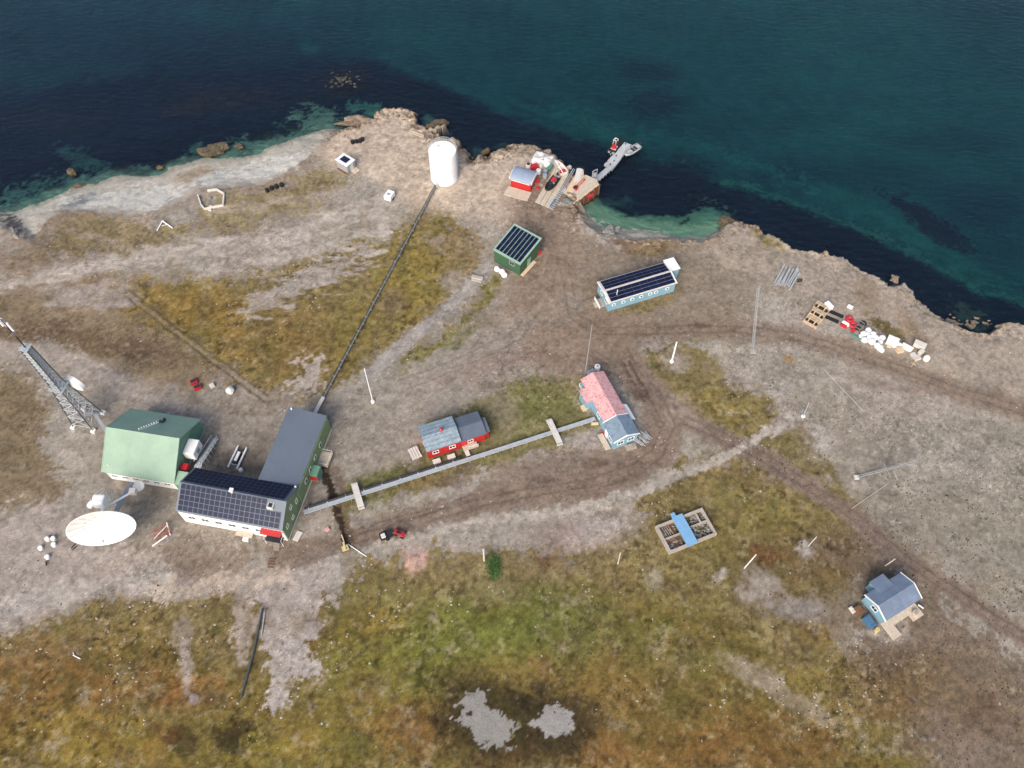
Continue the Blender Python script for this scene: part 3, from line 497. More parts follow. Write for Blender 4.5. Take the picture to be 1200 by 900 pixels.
# ------------------------------------------------------------------ sea surface
wb = MB().add([(-4000, 0, SEA), (4000, 0, SEA), (4000, 4000, SEA), (-4000, 4000, SEA)], [(0, 1, 2, 3)])
wm = bpy.data.materials.new('sea_water'); wm.use_nodes = True; N = wm.node_tree.nodes; L = wm.node_tree.links
N.remove(N['Principled BSDF']); out = N['Material Output']
fre = N.new('ShaderNodeFresnel'); fre.inputs[0].default_value = 1.33; tr = N.new('ShaderNodeBsdfTransparent'); tr.inputs[0].default_value = (0.88, 0.95, 0.95, 1)
gl = N.new('ShaderNodeBsdfGlossy'); gl.inputs['Roughness'].default_value = 0.18; mxs = N.new('ShaderNodeMixShader')
nn = N.new('ShaderNodeTexNoise'); nn.inputs['Scale'].default_value = 0.9; nn.inputs['Detail'].default_value = 4; tcw = N.new('ShaderNodeTexCoord'); mp = N.new('ShaderNodeMapping'); mp.inputs['Scale'].default_value = (0.5, 1.2, 1); mp.inputs['Rotation'].default_value = (0, 0, 0.5)
L.new(tcw.outputs['Object'], mp.inputs[0]); L.new(mp.outputs[0], nn.inputs['Vector'])
bw = N.new('ShaderNodeBump'); bw.inputs['Strength'].default_value = 0.8; bw.inputs['Distance'].default_value = 0.25; L.new(nn.outputs[0], bw.inputs['Height'])
L.new(bw.outputs[0], gl.inputs['Normal']); L.new(bw.outputs[0], fre.inputs['Normal'])
L.new(fre.outputs[0], mxs.inputs[0]); L.new(tr.outputs[0], mxs.inputs[1]); L.new(gl.outputs[0], mxs.inputs[2]); L.new(mxs.outputs[0], out.inputs[0])
wo = wb.build('sea', wm); prop(wo, kind='structure')

# ================================================================== OBJECTS
class Fr:       # a local frame: origin at photo point A (height z), x axis towards B
    def __init__(s, A, B, z=0.0):
        a = at(*A, z); s.o = Vector((a.x, a.y, 0)); s.r = ang(A, B, z); s.L = (at(*B, z) - a).length
    def w(s, x, y, z=0): c, d = math.cos(s.r), math.sin(s.r); return s.o + Vector((x * c - y * d, x * d + y * c, z))
def window(root, face, u, z, w=0.9, h=0.8, pos=0.0, fm='white', name='window', rnd_=False):
    """face 'S': wall at y=pos looking -y, 'N', 'W': x=pos looking -x, 'E'"""
    f, p = MB(), MB(); t = 0.09; d = 0.06
    def bx(mb, a0, a1, z0, z1, d0, d1):
        if face == 'S': mb.box(a0, a1, pos - d1, pos - d0, z0, z1)
        elif face == 'N': mb.box(a0, a1, pos + d0, pos + d1, z0, z1)
        elif face == 'W': mb.box(pos - d1, pos - d0, a0, a1, z0, z1)
        else: mb.box(pos + d0, pos + d1, a0, a1, z0, z1)
    if rnd_:
        ax = {'S': (0, -1, 0), 'N': (0, 1, 0), 'W': (-1, 0, 0), 'E': (1, 0, 0)}[face]
        cpt = (u, pos, z) if face in 'SN' else (pos, u, z)
        f.lathe([(w / 2 + .1, 0.004), (w / 2 + .1, .07), (w / 2 - .07, .07), (w / 2 - .07, .03)], 20, cpt, ax)
        p.lathe([(w / 2 - .08, 0.03), (w / 2 - .08, .05)], 20, cpt, ax)
    else:
        bx(f, u - w / 2 - t, u + w / 2 + t, z + h / 2, z + h / 2 + t, .003, d); bx(f, u - w / 2 - t, u + w / 2 + t, z - h / 2 - t, z - h / 2, .003, d + .04)
        bx(f, u - w / 2 - t, u - w / 2, z - h / 2, z + h / 2, .003, d); bx(f, u + w / 2, u + w / 2 + t, z - h / 2, z + h / 2, .003, d)
        bx(f, u - .025, u + .025, z - h / 2, z + h / 2, .003, d - .01)
        bx(p, u - w / 2, u + w / 2, z - h / 2, z + h / 2, .004, .02)
    fo = f.build(name, fm, root); p.build('pane', 'glass', fo); return fo
def door(root, face, u, w=0.95, h=2.0, pos=0.0, m='offwhite', z0=0.15):
    d = MB(); k = MB(); s_ = 1 if face in 'NE' else -1
    if face in 'SN': d.box(u - w / 2, u + w / 2, *sorted((pos + s_ * .004, pos + s_ * .07)), z0, z0 + h); k.box(u + w / 2 - .2, u + w / 2 - .08, *sorted((pos + s_ * .07, pos + s_ * .13)), z0 + .95, z0 + 1.0)
    else: d.box(*sorted((pos + s_ * .004, pos + s_ * .07)), u - w / 2, u + w / 2, z0, z0 + h); k.box(*sorted((pos + s_ * .07, pos + s_ * .13)), u + w / 2 - .2, u + w / 2 - .08, z0 + .95, z0 + 1.0)
    o = d.build('door', m, root); k.build('handle', 'dark', o); return o
def gable(root, x0, x1, y0, y1, he, hr, wm_, rm, ov=0.3, th=0.14, trim=None, z0=0.0, he2=None, name='roof', wall='wall'):
    """ridge along x; front eave (y0) at he, back eave at he2"""
    he2 = he2 or he; ym = (y0 + y1) / 2
    MB().prism([(y0, z0), (y1, z0), (y1, he2), (ym, hr), (y0, he)], x0, x1).build(wall, wm_, root)
    sl1 = (hr - he) / (ym - y0); sl2 = (hr - he2) / (y1 - ym); up = 0.02 + th
    r = MB()
    r.prism([(y0 - ov, he - sl1 * ov + .02), (ym, hr + .02), (y1 + ov, he2 - sl2 * ov + .02), (y1 + ov, he2 - sl2 * ov + up), (ym, hr + up), (y0 - ov, he - sl1 * ov + up)], x0 - ov, x1 + ov)
    ro = r.build(name, rm, root)
    if trim:
        e = 0.03
        for xa, xb in ((x0 - ov - .05, x0 - ov + .09), (x1 + ov - .09, x1 + ov + .05)):
            t = MB(); t.prism([(y0 - ov - e, he - sl1 * ov - .06), (ym, hr - .06), (ym, hr + up + e), (y0 - ov - e, he - sl1 * ov + up + e)], xa, xb)
            t.prism([(y1 + ov + e, he2 - sl2 * ov - .06), (ym, hr - .06), (ym, hr + up + e), (y1 + ov + e, he2 - sl2 * ov + up + e)], xa, xb)
            t.build('barge_board', trim, ro)
    return ro, (sl1, sl2, up, ym)
def solar(root, O, ux, uy, nx_, ny_, pw, ph, gap=0.06, skip=(), gy=None, lift=0.06, frame='solarframe', fr_=0.035):
    """grid of panels: origin, unit vectors on the slope; frame sheet with dark glass cells set proud"""
    O, ux, uy = Vector(O), Vector(ux).normalized(), Vector(uy).normalized(); n = ux.cross(uy).normalized(); n = n if n.z > 0 else -n
    f, p = MB(), MB()
    for j in range(ny_):
        for i in range(nx_):
            if (i, j) in skip: continue
            a = O + ux * i * (pw + gap) + uy * j * (ph + (gap if gy is None else gy)) + n * (lift + .05)
            f.slab([a, a + ux * pw, a + ux * pw + uy * ph, a + uy * ph], .05)
            b = a + ux * fr_ + uy * fr_ + n * .006
            p.slab([b, b + ux * (pw - 2 * fr_), b + ux * (pw - 2 * fr_) + uy * (ph - 2 * fr_), b + uy * (ph - 2 * fr_)], .004)
    o = f.build('solar_array', frame, root); p.build('solar_cell', 'solar', o); return o

# ---- main station building: solar wing and grey-roofed wing
fa = Fr((206, 599.3), (332, 623), 4.2)
A = thing('station_building', 'large L-shaped white and green station building with solar panels over its south wing', 'building', fa.o, fa.r)
LA, WA, HE, HR = fa.L, 7.4, 4.2, 6.7
ro, (s1, s2, up, ym) = gable(A, .12, LA - .25, .12, WA - .12, HE + .1, HR, 'white', 'slate', .12, .16)
g_ = MB().prism([(.3, .1), (WA - .3, .1), (WA - .3, HE + .1), (WA / 2, HR - .02), (.3, HE + .1)], LA - .245, LA - .16).build('gable_wall', 'greenwall', A)
sx = Vector((1, 0, 0)); sy1 = Vector((0, 1, s1)).normalized(); sy2 = Vector((0, -1, s2)).normalized()
slen = math.hypot(ym - .05, (ym - .05) * s1)
o1 = Vector((.35, .2, HE + .1 + s1 * .08 + up))
solar(A, o1, sx, sy1, 20, 5, .775, .80, .02, fr_=.022, skip=[(i, 4) for i in (17, 18, 19)] + [(17, 3), (18, 3), (19, 3)])
o2 = Vector((.35, WA - .2, HE + .1 + s2 * .08 + up)); solar(A, o2, sx, sy2, 20, 5, .775, .76, .02, fr_=.022)
rv = MB().box(8.1, 8.5, ym - .25, ym + .2, HR, HR + .75).box(8.0, 8.6, ym - .35, ym + .3, HR + .75, HR + .85).build('roof_vent', 'white', A)
hz = HE + .1 + s1 * 2.5 + up
ht = MB().box(14.0, 15.0, 2.3, 3.3, hz - .4, hz + .45).build('roof_hatch', 'offwhite', A, bevel=.08); MB().box(14.2, 14.8, 2.5, 3.1, hz + .455, hz + .5).build('hatch_glass', 'glass', ht)
for i in range(6): window(A, 'S', 1.9 + i * 2.15, 2.35, 1.1, .9, .12)
for u, z in ((1.4, 2.9), (3.3, 1.9), (3.9, 4.4), (5.6, 2.9)): window(A, 'E', u, z, .55, .7, LA - .16)
cn = MB().slab([(LA - 3.6, -.75, 3.5), (LA - .4, -.75, 3.5), (LA - .4, .1, 3.75), (LA - 3.6, .1, 3.75)], .12).build('entrance_canopy', 'red', A)
MB().box(LA - 3.3, LA - .6, -.9, .1, 1.2, 1.25).build('porch_floor', 'dark', A)
MB().box(LA - 3.2, LA - .7, .04, .115, 1.25, 3.3).build('entrance_shade_panel', 'dark', A); door(A, 'S', LA - 1.9, .95, 2.0, .038, 'dark', 1.26)  # dark panel on the wall imitates the shade inside the entrance opening
st_ = MB()
for k in range(4): st_.box(LA - 1.9, LA - 1.0, -1.1 - k * .22, -.9 - k * .22, 1.0 - k * .26, 1.05 - k * .26)
st_.build('steps', 'oldwood', A)
for x in (LA - 3.3, LA - .6): MB().path([(x, -.88, 1.2), (x, -.88, 2.1), (x, .1, 2.1)], .035, 6).tube((x, -.88, 0), (x, -.88, 1.2), .05).build('railing', 'white', A)
MB().box(8.6, 11.3, -.75, .3, .55, .68).build('entrance_platform', 'woody', A)
# north wing; its east wall continues the gable
pE = fa.w(LA - .15, .3); nE = at(389, 503); ra_ = math.atan2(nE.y - pE.y, nE.x - pE.x) - math.pi / 2 - fa.r
LB = math.hypot(nE.x - pE.x, nE.y - pE.y); 
B = MB(); cB, sB = math.cos(ra_), math.sin(ra_)
def lb(x, y, z): return (LA - .2 + (x - 0) * cB - y * sB, .3 + x * sB + y * cB, z)      # x<0 towards west
def boxB(mb, x0, x1, y0, y1, z0, z1, z1w=None):
    z1w = z1 if z1w is None else z1w
    vs = [lb(x0, y0, z0), lb(x1, y0, z0), lb(x1, y1, z0), lb(x0, y1, z0), lb(x0, y0, z1w), lb(x1, y0, z1), lb(x1, y1, z1), lb(x0, y1, z1w)]
    return mb.add(vs, [(3, 2, 1, 0), (4, 5, 6, 7), (0, 1, 5, 4), (1, 2, 6, 5), (2, 3, 7, 6), (3, 0, 4, 7)])
WB = 6.1
boxB(B, -WB, 0, WA - 1.2, LB - .1, 0, 3.95, 4.45).build('north_wing_wall', 'greenwall', A)
B = MB(); boxB(B, -WB - .35, -.1, WA - 1.6, LB + .2, 0, 0.16)
nv_ = []
for (x, y, z) in B.v: nv_.append((x, y, z))
B.v = []
for (x0, y0, z0, z1) in ((-WB - .35, WA - 1.9, 4.52, 4.68), (-.12, WA - 1.9, 4.0, 4.16), (-.12, LB + .2, 4.0, 4.16), (-WB - .35, LB + .2, 4.52, 4.68)): B.v.append(lb(x0, y0, z0))
for (x0, y0, z0, z1) in ((-WB - .35, WA - 1.9, 4.52, 4.68), (-.12, WA - 1.9, 4.0, 4.16), (-.12, LB + .2, 4.0, 4.16), (-WB - .35, LB + .2, 4.52, 4.68)): B.v.append(lb(x0, y0, z1))
B.f = [(3, 2, 1, 0), (4, 5, 6, 7), (0, 1, 5, 4), (1, 2, 6, 5), (2, 3, 7, 6), (3, 0, 4, 7)]
B.build('north_wing_roof', 'slate', A)
for y_, z_ in ((9.0, 2.5), (11.0, 2.5), (13.2, 2.5), (15.5, 2.5)):
    if y_ < LB - 1:
        f = MB(); boxB(f, .003, .06, y_ - .4, y_ + .4, z_ - .45, z_ + .45); fo = f.build('window', 'white', A); p = MB(); boxB(p, .061, .066, y_ - .3, y_ + .3, z_ - .35, z_ + .35); p.build('pane', 'glass', fo)
sk = MB(); boxB(sk, .004, .10, 0, LB - .1, 0, .28); sk.build('wall_skirt', 'offwhite', A)
pc = MB(); boxB(pc, .01, 1.3, 10.2, 12.0, 0, 2.3); pc.build('porch', 'greenwall2', A)
pc = MB(); boxB(pc, .2, 1.5, 9.6, 10.18, 1.75, 1.9); pc.build('porch_canopy', 'red', A)
pc = MB(); boxB(pc, .02, 1.9, 12.8, 15.4, .5, .62); pc.build('side_deck', 'woody', A)
pc = MB()
for y_ in (12.85, 15.35): pc.path([lb(.1, y_, 1.4), lb(1.85, y_, 1.4), lb(1.85, y_, .6)], .05, 6)
pc.tube(lb(1.85, 12.85, 1.4), lb(1.85, 15.35, 1.4), .05); pc.build('deck_railing', 'offwhite', A)
MB().tube(lb(-5.9, LB - .2, 4.6), lb(-5.9, LB - .2, 5.0), .12).build('vent_pipe', 'white', A); MB().tube(lb(-.4, WA - .6, 4.2), lb(-.4, WA - .6, 4.9), .15).build('vent_pipe', 'white', A)

# ---- green-roofed building
fg = Fr((119, 553), (209.7, 567.6), 3.0)
G = thing('green_roofed_hall', 'large hall with a pale green steel gable roof beside the lattice tower and satellite dish', 'building', fg.o, fg.r)
gable(G, .3, 11.6, .3, 11.3, 3.1, 7.0, 'white', 'greenroof', .3, .18, trim='greenroof')
MB().prism([(.4, .3), (11.2, .3), (11.2, 3.0), (5.8, 6.85), (.4, 3.0)], 11.601, 11.68).build('gable_wall', 'greenwall2', G)
MB().slab([(11.9, -.1, 3.0), (13.6, -.1, 3.0), (13.6, 2.0, 3.55), (11.9, 2.0, 3.55)], .12).build('side_canopy', 'greenroof', G)
MB().box(11.7, 13.4, .1, 1.9, 0, 2.86).build('side_annexe', 'greenwall2', G)
wbx = MB().box(11.75, 13.6, 4.7, 7.4, 2.4, 4.3).build('white_cabin', 'white', G, bevel=.1); MB().box(13.603, 13.64, 5.6, 6.4, 2.6, 3.7).build('hatch', 'grey', wbx)
s_ = MB()
for k in range(14): s_.box(13.7, 14.6, 9.6 - k * .42, 9.9 - k * .42, .2 + k * .16, .26 + k * .16)
so_ = s_.build('stairs', 'galv', G)
s_ = MB(); s_.path([(14.62, 9.9, 1.2), (14.62, 4.0, 3.4), (14.62, 2.4, 3.4)], .04).path([(13.68, 9.9, 1.2), (13.68, 4.0, 3.4)], .04)
for k in range(8): s_.tube((14.62, 9.8 - k * .85, 0.2), (14.62, 9.8 - k * .85, 1.2 + k * .3), .03, n=5)
s_.build('handrail', 'white', so_)
MB().box(13.5, 14.65, 2.2, 4.1, 2.2, 2.28).build('landing', 'galv', G); MB().box(11.8, 12.9, 2.4, 3.6, 2.29, 3.2).build('plant_box', 'redp', G, bevel=.05)
for i in range(6): window(G, 'S', 1.4 + i * 1.75, 1.5, .9, .5, .3)
rv = MB()
for k in range(9): rv.box(5.0 + k * .17, 5.12 + k * .17, 6.3 + k * .36, 6.45 + k * .36, 6.9 - k * .25, 7.2 - k * .25)
rv.slab([(4.95, 6.3, 6.86), (5.1, 6.25, 6.86), (6.6, 9.2, 4.8), (6.45, 9.3, 4.8)], .15).build('roof_snow_clips', 'white', G)
rv = MB(); rv.box(6.5, 7.2, 9.0, 9.3, 4.9, 5.3).box(7.0, 7.15, 9.5, 9.9, 4.5, 5.2); rv.build('roof_bracket', 'dark', G)
rv = MB().tube((1.0, 1.0, 3.4), (1.0, 1.0, 4.0), .1); rv.build('vent_pipe', 'white', G)

# ---- lattice tower
tb = at(104, 492.6)
tw = thing('lattice_tower', 'tall square lattice steel tower with a drum antenna and white mast-top aerials', 'tower', tb, ang((86.2, 501.7), (108.8, 506)))
hb, htp, TH = 1.78, .42, 21.5
def tc_(i, z): k = hb + (.72 - hb) * min(1, z / 12.0) if z < 12 else .72 - .2 * (z - 12) / 9.5; sx_, sy_ = ((-1, -1), (1, -1), (1, 1), (-1, 1))[i % 4]; return Vector((sx_ * k, sy_ * k, z))
for i in range(4):
    l = MB(); zs = np.linspace(0.4, TH, 12)
    l.path([tc_(i, z) for z in zs], .085, 8); lo = l.build('leg', 'galvd', tw); MB().box(tc_(i, 0).x - .35, tc_(i, 0).x + .35, tc_(i, 0).y - .35, tc_(i, 0).y + .35, -.1, .4).build('footing', 'white', lo)
br_ = MB(); z = 1.0; lev = [1.0]
while z < TH - .6: z += max(.75, 2.4 - z * .1); lev.append(min(z, TH))
for k, z in enumerate(lev):
    for i in range(4):
        br_.tube(tc_(i, z), tc_(i + 1, z), .065, n=5)
        if k + 1 < len(lev):
            br_.tube(tc_(i, z), tc_(i + 1, lev[k + 1]), .06, n=5); br_.tube(tc_(i + 1, z), tc_(i, lev[k + 1]), .06, n=5)
br_.build('bracing', 'galv', tw)
ld = MB(); ld.tube((.1, -.15, .5), (.1, -.15, TH), .03, n=5).tube((.5, -.15, .5), (.5, -.15, TH), .03, n=5)
for k in range(50): ld.tube((.1, -.15, .8 + k * .41), (.5, -.15, .8 + k * .41), .02, n=4)
ld.build('ladder', 'galv', tw)
cb = MB()
for k in range(4): cb.tube((-.3 + k * .08, .1, .5), (-.2 + k * .05, .1, TH), .04, n=5)
cb.build('cable_run', 'rubber', tw)
pf = MB().box(-1.2, 1.2, -1.2, 1.2, 10.9, 10.98); pf.path([(-1.2, -1.2, 12), (1.2, -1.2, 12), (1.2, 1.2, 12), (-1.2, 1.2, 12), (-1.2, -1.2, 12)], .035, 5)
for x in (-1.2, 0, 1.2):
    for y in (-1.2, 1.2): pf.tube((x, y, 10.98), (x, y, 12), .03, n=5)
pf.build('platform', 'galv', tw); MB().box(-.7, .7, -.7, .7, TH, TH + .06).build('top_plate', 'galv', tw)
ms = MB().tube((0, 0, TH - .5), (0, 0, 28.4), .10, .07).build('mast', 'dark', tw)
for k, (x, y, z0) in enumerate(((.35, .1, 25.6), (-.3, .25, 26.2), (.05, -.35, 27.3))):
    MB().lathe([(.05, 0), (.17, .03), (.17, 1.85), (.05, 1.9)], 12, (x, y, z0)).build('aerial', 'white', tw, smooth=False)
for z, a in ((TH + .3, .4), (TH + .5, 2.0), (25.0, 1.2), (25.3, 2.6), (TH - 1, 0.9)): MB().tube((-1.0 * math.cos(a), -1.0 * math.sin(a), z), (1.0 * math.cos(a), 1.0 * math.sin(a), z), .03, n=5).build('cross_arm', 'grey', tw)
inv = Matrix.Rotation(-tw.rotation_euler.z, 3, 'Z')
dd = inv @ Vector((0.45, .9, 0.05)); dp = inv @ (at(86, 452, 9.5) - tb)
dr = MB().lathe([(.3, -.25), (1.0, -.05), (1.55, .15), (1.62, .2), (1.62, .85), (1.58, .88)], 32, dp, dd).build('drum_antenna', 'white', tw, smooth=False)
MB().lathe([(.05, .93), (1.5, .89), (1.57, .885)], 32, dp, dd).build('radome', 'grey', dr)
MB().tube(dp, (0.5, 0.3, dp.z), .08).build('antenna_arm', 'galv', tw)
# cable tray from tower to hall
ct = MB(); a0, a1, a2 = at(98, 484.5, 2.2), at(111, 485, 2.2), at(129, 512, 2.4); o0 = at(111, 487); 
for p_, q_ in ((a0, a1), (a1, a2)):
    d_ = (q_ - p_); d_.z = 0; d_.normalize(); s_ = Vector((-d_.y, d_.x, 0)) * .28
    ct.slab([p_ - s_ - o0, q_ - s_ - o0, q_ + s_ - o0, p_ + s_ - o0], .12)
ctr = thing('cable_tray', 'covered grey cable tray bridging from the lattice tower to the green roofed hall', 'cable tray', o0)
ct.build('tray', 'grey', ctr)
for p_ in (a0, a1): MB().tube((p_.x - o0.x, p_.y - o0.y, 0), (p_.x - o0.x, p_.y - o0.y, 2.1), .06).build('post', 'galv', ctr)

# ---- big satellite dish
dc = at(119, 620, 6.2); vd = (Vector((0, 0, CAM_H)) - dc).normalized()
Rm = Matrix([list(r) for r in RW]); dn = Rm @ Vector((.045, -1, 0)); dn = (dn - vd * dn.dot(vd)).normalized()
nrm = (vd * math.cos(math.radians(58)) + dn * math.sin(math.radians(58))).normalized()
D = thing('satellite_dish', 'huge white satellite dish facing south on a pedestal in front of the green roofed hall', 'satellite dish', Vector((dc.x, dc.y, 0)) - Vector((nrm.x, nrm.y, 0)) * 2.6)
o_ = dc - D.location; RD = 4.55
pr_ = [(r, .9 * (r / RD) ** 2 - .9) for r in np.linspace(.02, RD, 12)]
rf = MB(); rf.lathe([(r, h) for r, h in pr_] + [(RD + .07, -.0), (RD + .07, -.1)] + [(r, h - .14) for r, h in pr_[::-1]], 56, o_ + nrm * .0, nrm)
ref = rf.build('reflector', 'dish', D, smooth=False)
sm_ = MB(); fa_ = lambda r, q: o_ + nrm * (.9 * (r / RD) ** 2 - .86) + (nrm.orthogonal().normalized() * math.cos(q) + nrm.cross(nrm.orthogonal().normalized()) * math.sin(q)) * r
for i in range(16):
    for r0, r1 in ((.6, 2.4), (2.4, 4.45)): sm_.tube(fa_(r0, i * .3927), fa_(r1, i * .3927), .016, n=4)
for i in range(48): sm_.tube(fa_(2.4, i * .1309), fa_(2.4, (i + 1) * .1309), .016, n=4)
sm_.build('panel_seam', 'grey', ref)
rf = MB()
for i in range(20):
    a = nrm.orthogonal().normalized(); b_ = nrm.cross(a); e = a * math.cos(i * .31416) + b_ * math.sin(i * .31416)
    rf.tube(o_ - nrm * 1.1 + e * .9, o_ - nrm * .16 + e * 4.3, .05, n=5)
rf.build('back_rib', 'white', ref)
pd = MB().lathe([(1.1, 0), (1.0, .3), (.75, .4), (.65, 4.2), (.9, 4.3), (.9, 4.9)], 20, (0, 0, 0)).build('pedestal', 'white', D)
hub = o_ - nrm * 1.9
MB().tube((0, 0, 4.7), hub, .5).tube(hub, o_ - nrm * .9, .8, 1.1, 16).build('hub', 'white', D)
hp = at(115.5, 586, 8.0) - D.location; MB().box(hp.x - .9, hp.x + .9, hp.y - .8, hp.y + .8, hp.z - 1.4, hp.z + .4).build('equipment_cabin', 'white', D, bevel=.25)
MB().tube(hp - Vector((0, 0, 1)), (0, 0, 4.6), .3).tube(hp + Vector((-1.2, .2, -1.0)), hp + Vector((-1.9, -.3, -1.6)), .5).build('counterweight_arm', 'white', D)
b1, b2 = at(122, 595, 6.6) - D.location, at(156, 576, 5.6) - D.location
MB().tube(b1, b2, .16).build('boom', 'white', D); MB().box(b2.x - .5, b2.x + .5, b2.y - .45, b2.y + .45, b2.z - .5, b2.z + .5).build('boom_box', 'offwhite', D, bevel=.1)
lt = MB(); q0, q1 = at(131, 596, 0) - D.location, at(125, 579, 5.5) - D.location
for k in range(3):
    for s_ in (-.5, .5): lt.tube((q0.x + s_, q0.y + k * .7, 0), (q1.x + s_, q1.y + k * .4, 6), .06, n=5)
for k in range(8): lt.tube((q0.x - .6, q0.y, k * .75), (q0.x + .6, q0.y + 1, k * .75 + .3), .04, n=5)
lt.build('lattice_stand', 'galv', D)
fd = MB(); fp = o_ + nrm * 2.2
for i in range(3):
    a = nrm.orthogonal().normalized(); b_ = nrm.cross(a); e = a * math.cos(i * 2.09 + .5) + b_ * math.sin(i * 2.09 + .5); fd.tube(o_ + e * 2.8 - nrm * .5, fp, .035, n=5)
fd.lathe([(.1, -.3), (.3, -.2), (.3, .15), (.12, .2)], 12, fp, nrm).build('feed', 'white', D)
# bridge from hall to the dish
p0, p1 = at(153.5, 565, 3.6), at(134.5, 600, 5.0); o0 = Vector((p1.x, p1.y, 0)); wg = thing('waveguide_bridge', 'pale enclosed duct running from the hall wall to the satellite dish', 'duct', o0)
d_ = (p1 - p0).normalized(); s_ = Vector((-d_.y, d_.x, 0)).normalized() * .3
MB().slab([p0 - s_ - o0, p1 - s_ - o0, p1 + s_ - o0, p0 + s_ - o0], .4).build('duct', 'grey', wg); MB().tube((0, 0, 0), (0, 0, 4.6), .1).build('post', 'galv', wg)
# small second dish
sp_ = at(166, 573.7); t = thing('small_dish', 'small white dish antenna beside the south wall of the green roofed hall', 'dish antenna', sp_)
MB().lathe([(.02, -.2), (.5, -.1), (.85, .1), (.85, .14), (.5, -.04), (.02, -.14)], 24, (0, 0, 1.3), (.3, -.3, 1)).build('reflector', 'white', t); MB().tube((0, 0, 0), (0, 0, 1.2), .06).build('post', 'galv', t)

# ---- fuel tank
tp = at(520.7, 208)
T = thing('storage_tank', 'tall white cylindrical storage tank on the headland, a railing round its flat top', 'tank', tp)
MB().lathe([(2.72, 0), (2.72, 7.15), (2.66, 7.25), (0.02, 7.55)], 64).build('shell', 'tank', T); 
MB().lathe([(3.1, -.1), (3.1, .12), (2.8, .13)], 48).build('base_ring', 'concrete', T)
sh_ = MB()
for z in (1.8, 3.6, 5.4): sh_.lathe([(2.722, z), (2.735, z + .02), (2.722, z + .05)], 64)
for i in range(12): a = i * .5236; [sh_.tube((2.722 * math.cos(a + j * .26), 2.722 * math.sin(a + j * .26), j * 1.8 + .02), (2.722 * math.cos(a + j * .26), 2.722 * math.sin(a + j * .26), j * 1.8 + 1.8), .018, n=4) for j in range(4)]
sh_.build('weld_seam', 'offwhite', T)
r_ = MB()
for i in range(24):
    a = math.pi * (0.05 + .9 * i / 23); b_ = math.pi * (0.05 + .9 * (i + 1) / 23); p_ = lambda q, z: (2.72 * math.cos(q), 2.72 * math.sin(q), z)
    r_.tube(p_(a, 7.2), p_(a, 8.2), .03, n=5)
    if i < 23: r_.tube(p_(a, 8.2), p_(b_, 8.2), .035, n=5); r_.tube(p_(a, 7.7), p_(b_, 7.7), .03, n=5)
r_.build('railing', 'galv', T)
r_ = MB().tube((2.85, .4, .2), (2.85, .4, 8.2), .03, n=5).tube((2.85, -.1, .2), (2.85, -.1, 8.2), .03, n=5)
for k in range(19): r_.tube((2.85, .4, .5 + k * .4), (2.85, -.1, .5 + k * .4), .02, n=4)
r_.build('ladder', 'galv', T)
MB().lathe([(.3, 7.3), (.3, 7.6), (.05, 7.7)], 12, (-.9, .8, 0)).build('manhole', 'offwhite', T)
MB().box(-1.5, -1.0, -2.95, -2.4, 0, .9).tube((-1.5, -3.1, .5), (-1.3, -2.5, .5), .12).build('valve', 'galv', T)

# ---- red house with two roofs
fr1 = Fr((500, 530), (540.6, 517), 2.8)
RH = thing('red_house', 'red wooden house with a weathered tin roof and a lower dark-roofed extension', 'house', fr1.o, fr1.r)
LR, WR = fr1.L, 4.95
gable(RH, .2, LR - .2, .2, WR - .2, 2.75, 3.35, 'red', 'redroof', .22, .1)
gable(RH, LR - .18, LR + 4.2, .25, WR - .5, 2.35, 2.85, 'red', 'slate2', .16, .1, name='extension_roof', wall='extension_wall')
MB().box(LR + 3.0, LR + 4.9, .6, 2.9, 0, 2.1).build('entrance_annexe', 'red', RH); MB().slab([(LR + 3.1, .4, 2.2), (LR + 5.1, .4, 2.2), (LR + 5.1, 3.1, 2.45), (LR + 3.1, 3.1, 2.45)], .1).build('annexe_roof', 'slate2', RH)
MB().lathe([(.26, 3.2), (.24, 3.95), (.3, 4.0), (.05, 4.2)], 12, (3.3, 2.6, 0)).build('chimney', 'redp', RH)
for u in (1.5, 4.3): window(RH, 'S', u, 1.55, .9, .7, .2)
window(RH, 'S', LR + 1.6, 1.4, .8, .7, .25); window(RH, 'W', 2.5, 1.5, .8, .7, .2); door(RH, 'S', LR + .6, .85, 1.85, .249, 'redp')
MB().box(LR + .1, LR + 2.6, -.75, .24, .45, .55).build('porch_deck', 'woody', RH)
sp = MB().path([(LR + 2.6, -.7, .5), (LR + 2.6, -.7, 1.4), (LR + .9, -.7, 1.4)], .04, 6).build('porch_rail', 'white', RH)
for k, (px, py, w_, h_) in enumerate(((512, 542, 1.2, .7), (529, 536.5, 1.2, .7))):
    t = single(MB().box(-w_ / 2, w_ / 2, -h_ / 2, h_ / 2, 0, .55).box(-w_ / 2 - .05, w_ / 2 + .05, -h_ / 2 - .05, h_ / 2 + .05, .55, .62), 'storage_box', 'offwhite', ['pale storage box left of the pair under the red house windows', 'pale storage box right of the pair under the red house windows'][k], 'box', at(px, py), fr1.r, 'storage boxes by the red house', bevel=.03)
pt = MB()
for k in range(4): pt.box(-.75 + k * .42, -.42 + k * .42, -1.1, 1.1, .3, .38)
pt.box(-.8, .95, -.9, -.75, .1, .3).box(-.8, .95, .75, .9, .1, .3)
single(pt, 'timber_platform', 'offwhite', 'white slatted timber platform at the west end of the red house', 'platform', at(486, 532), fr1.r + .12)

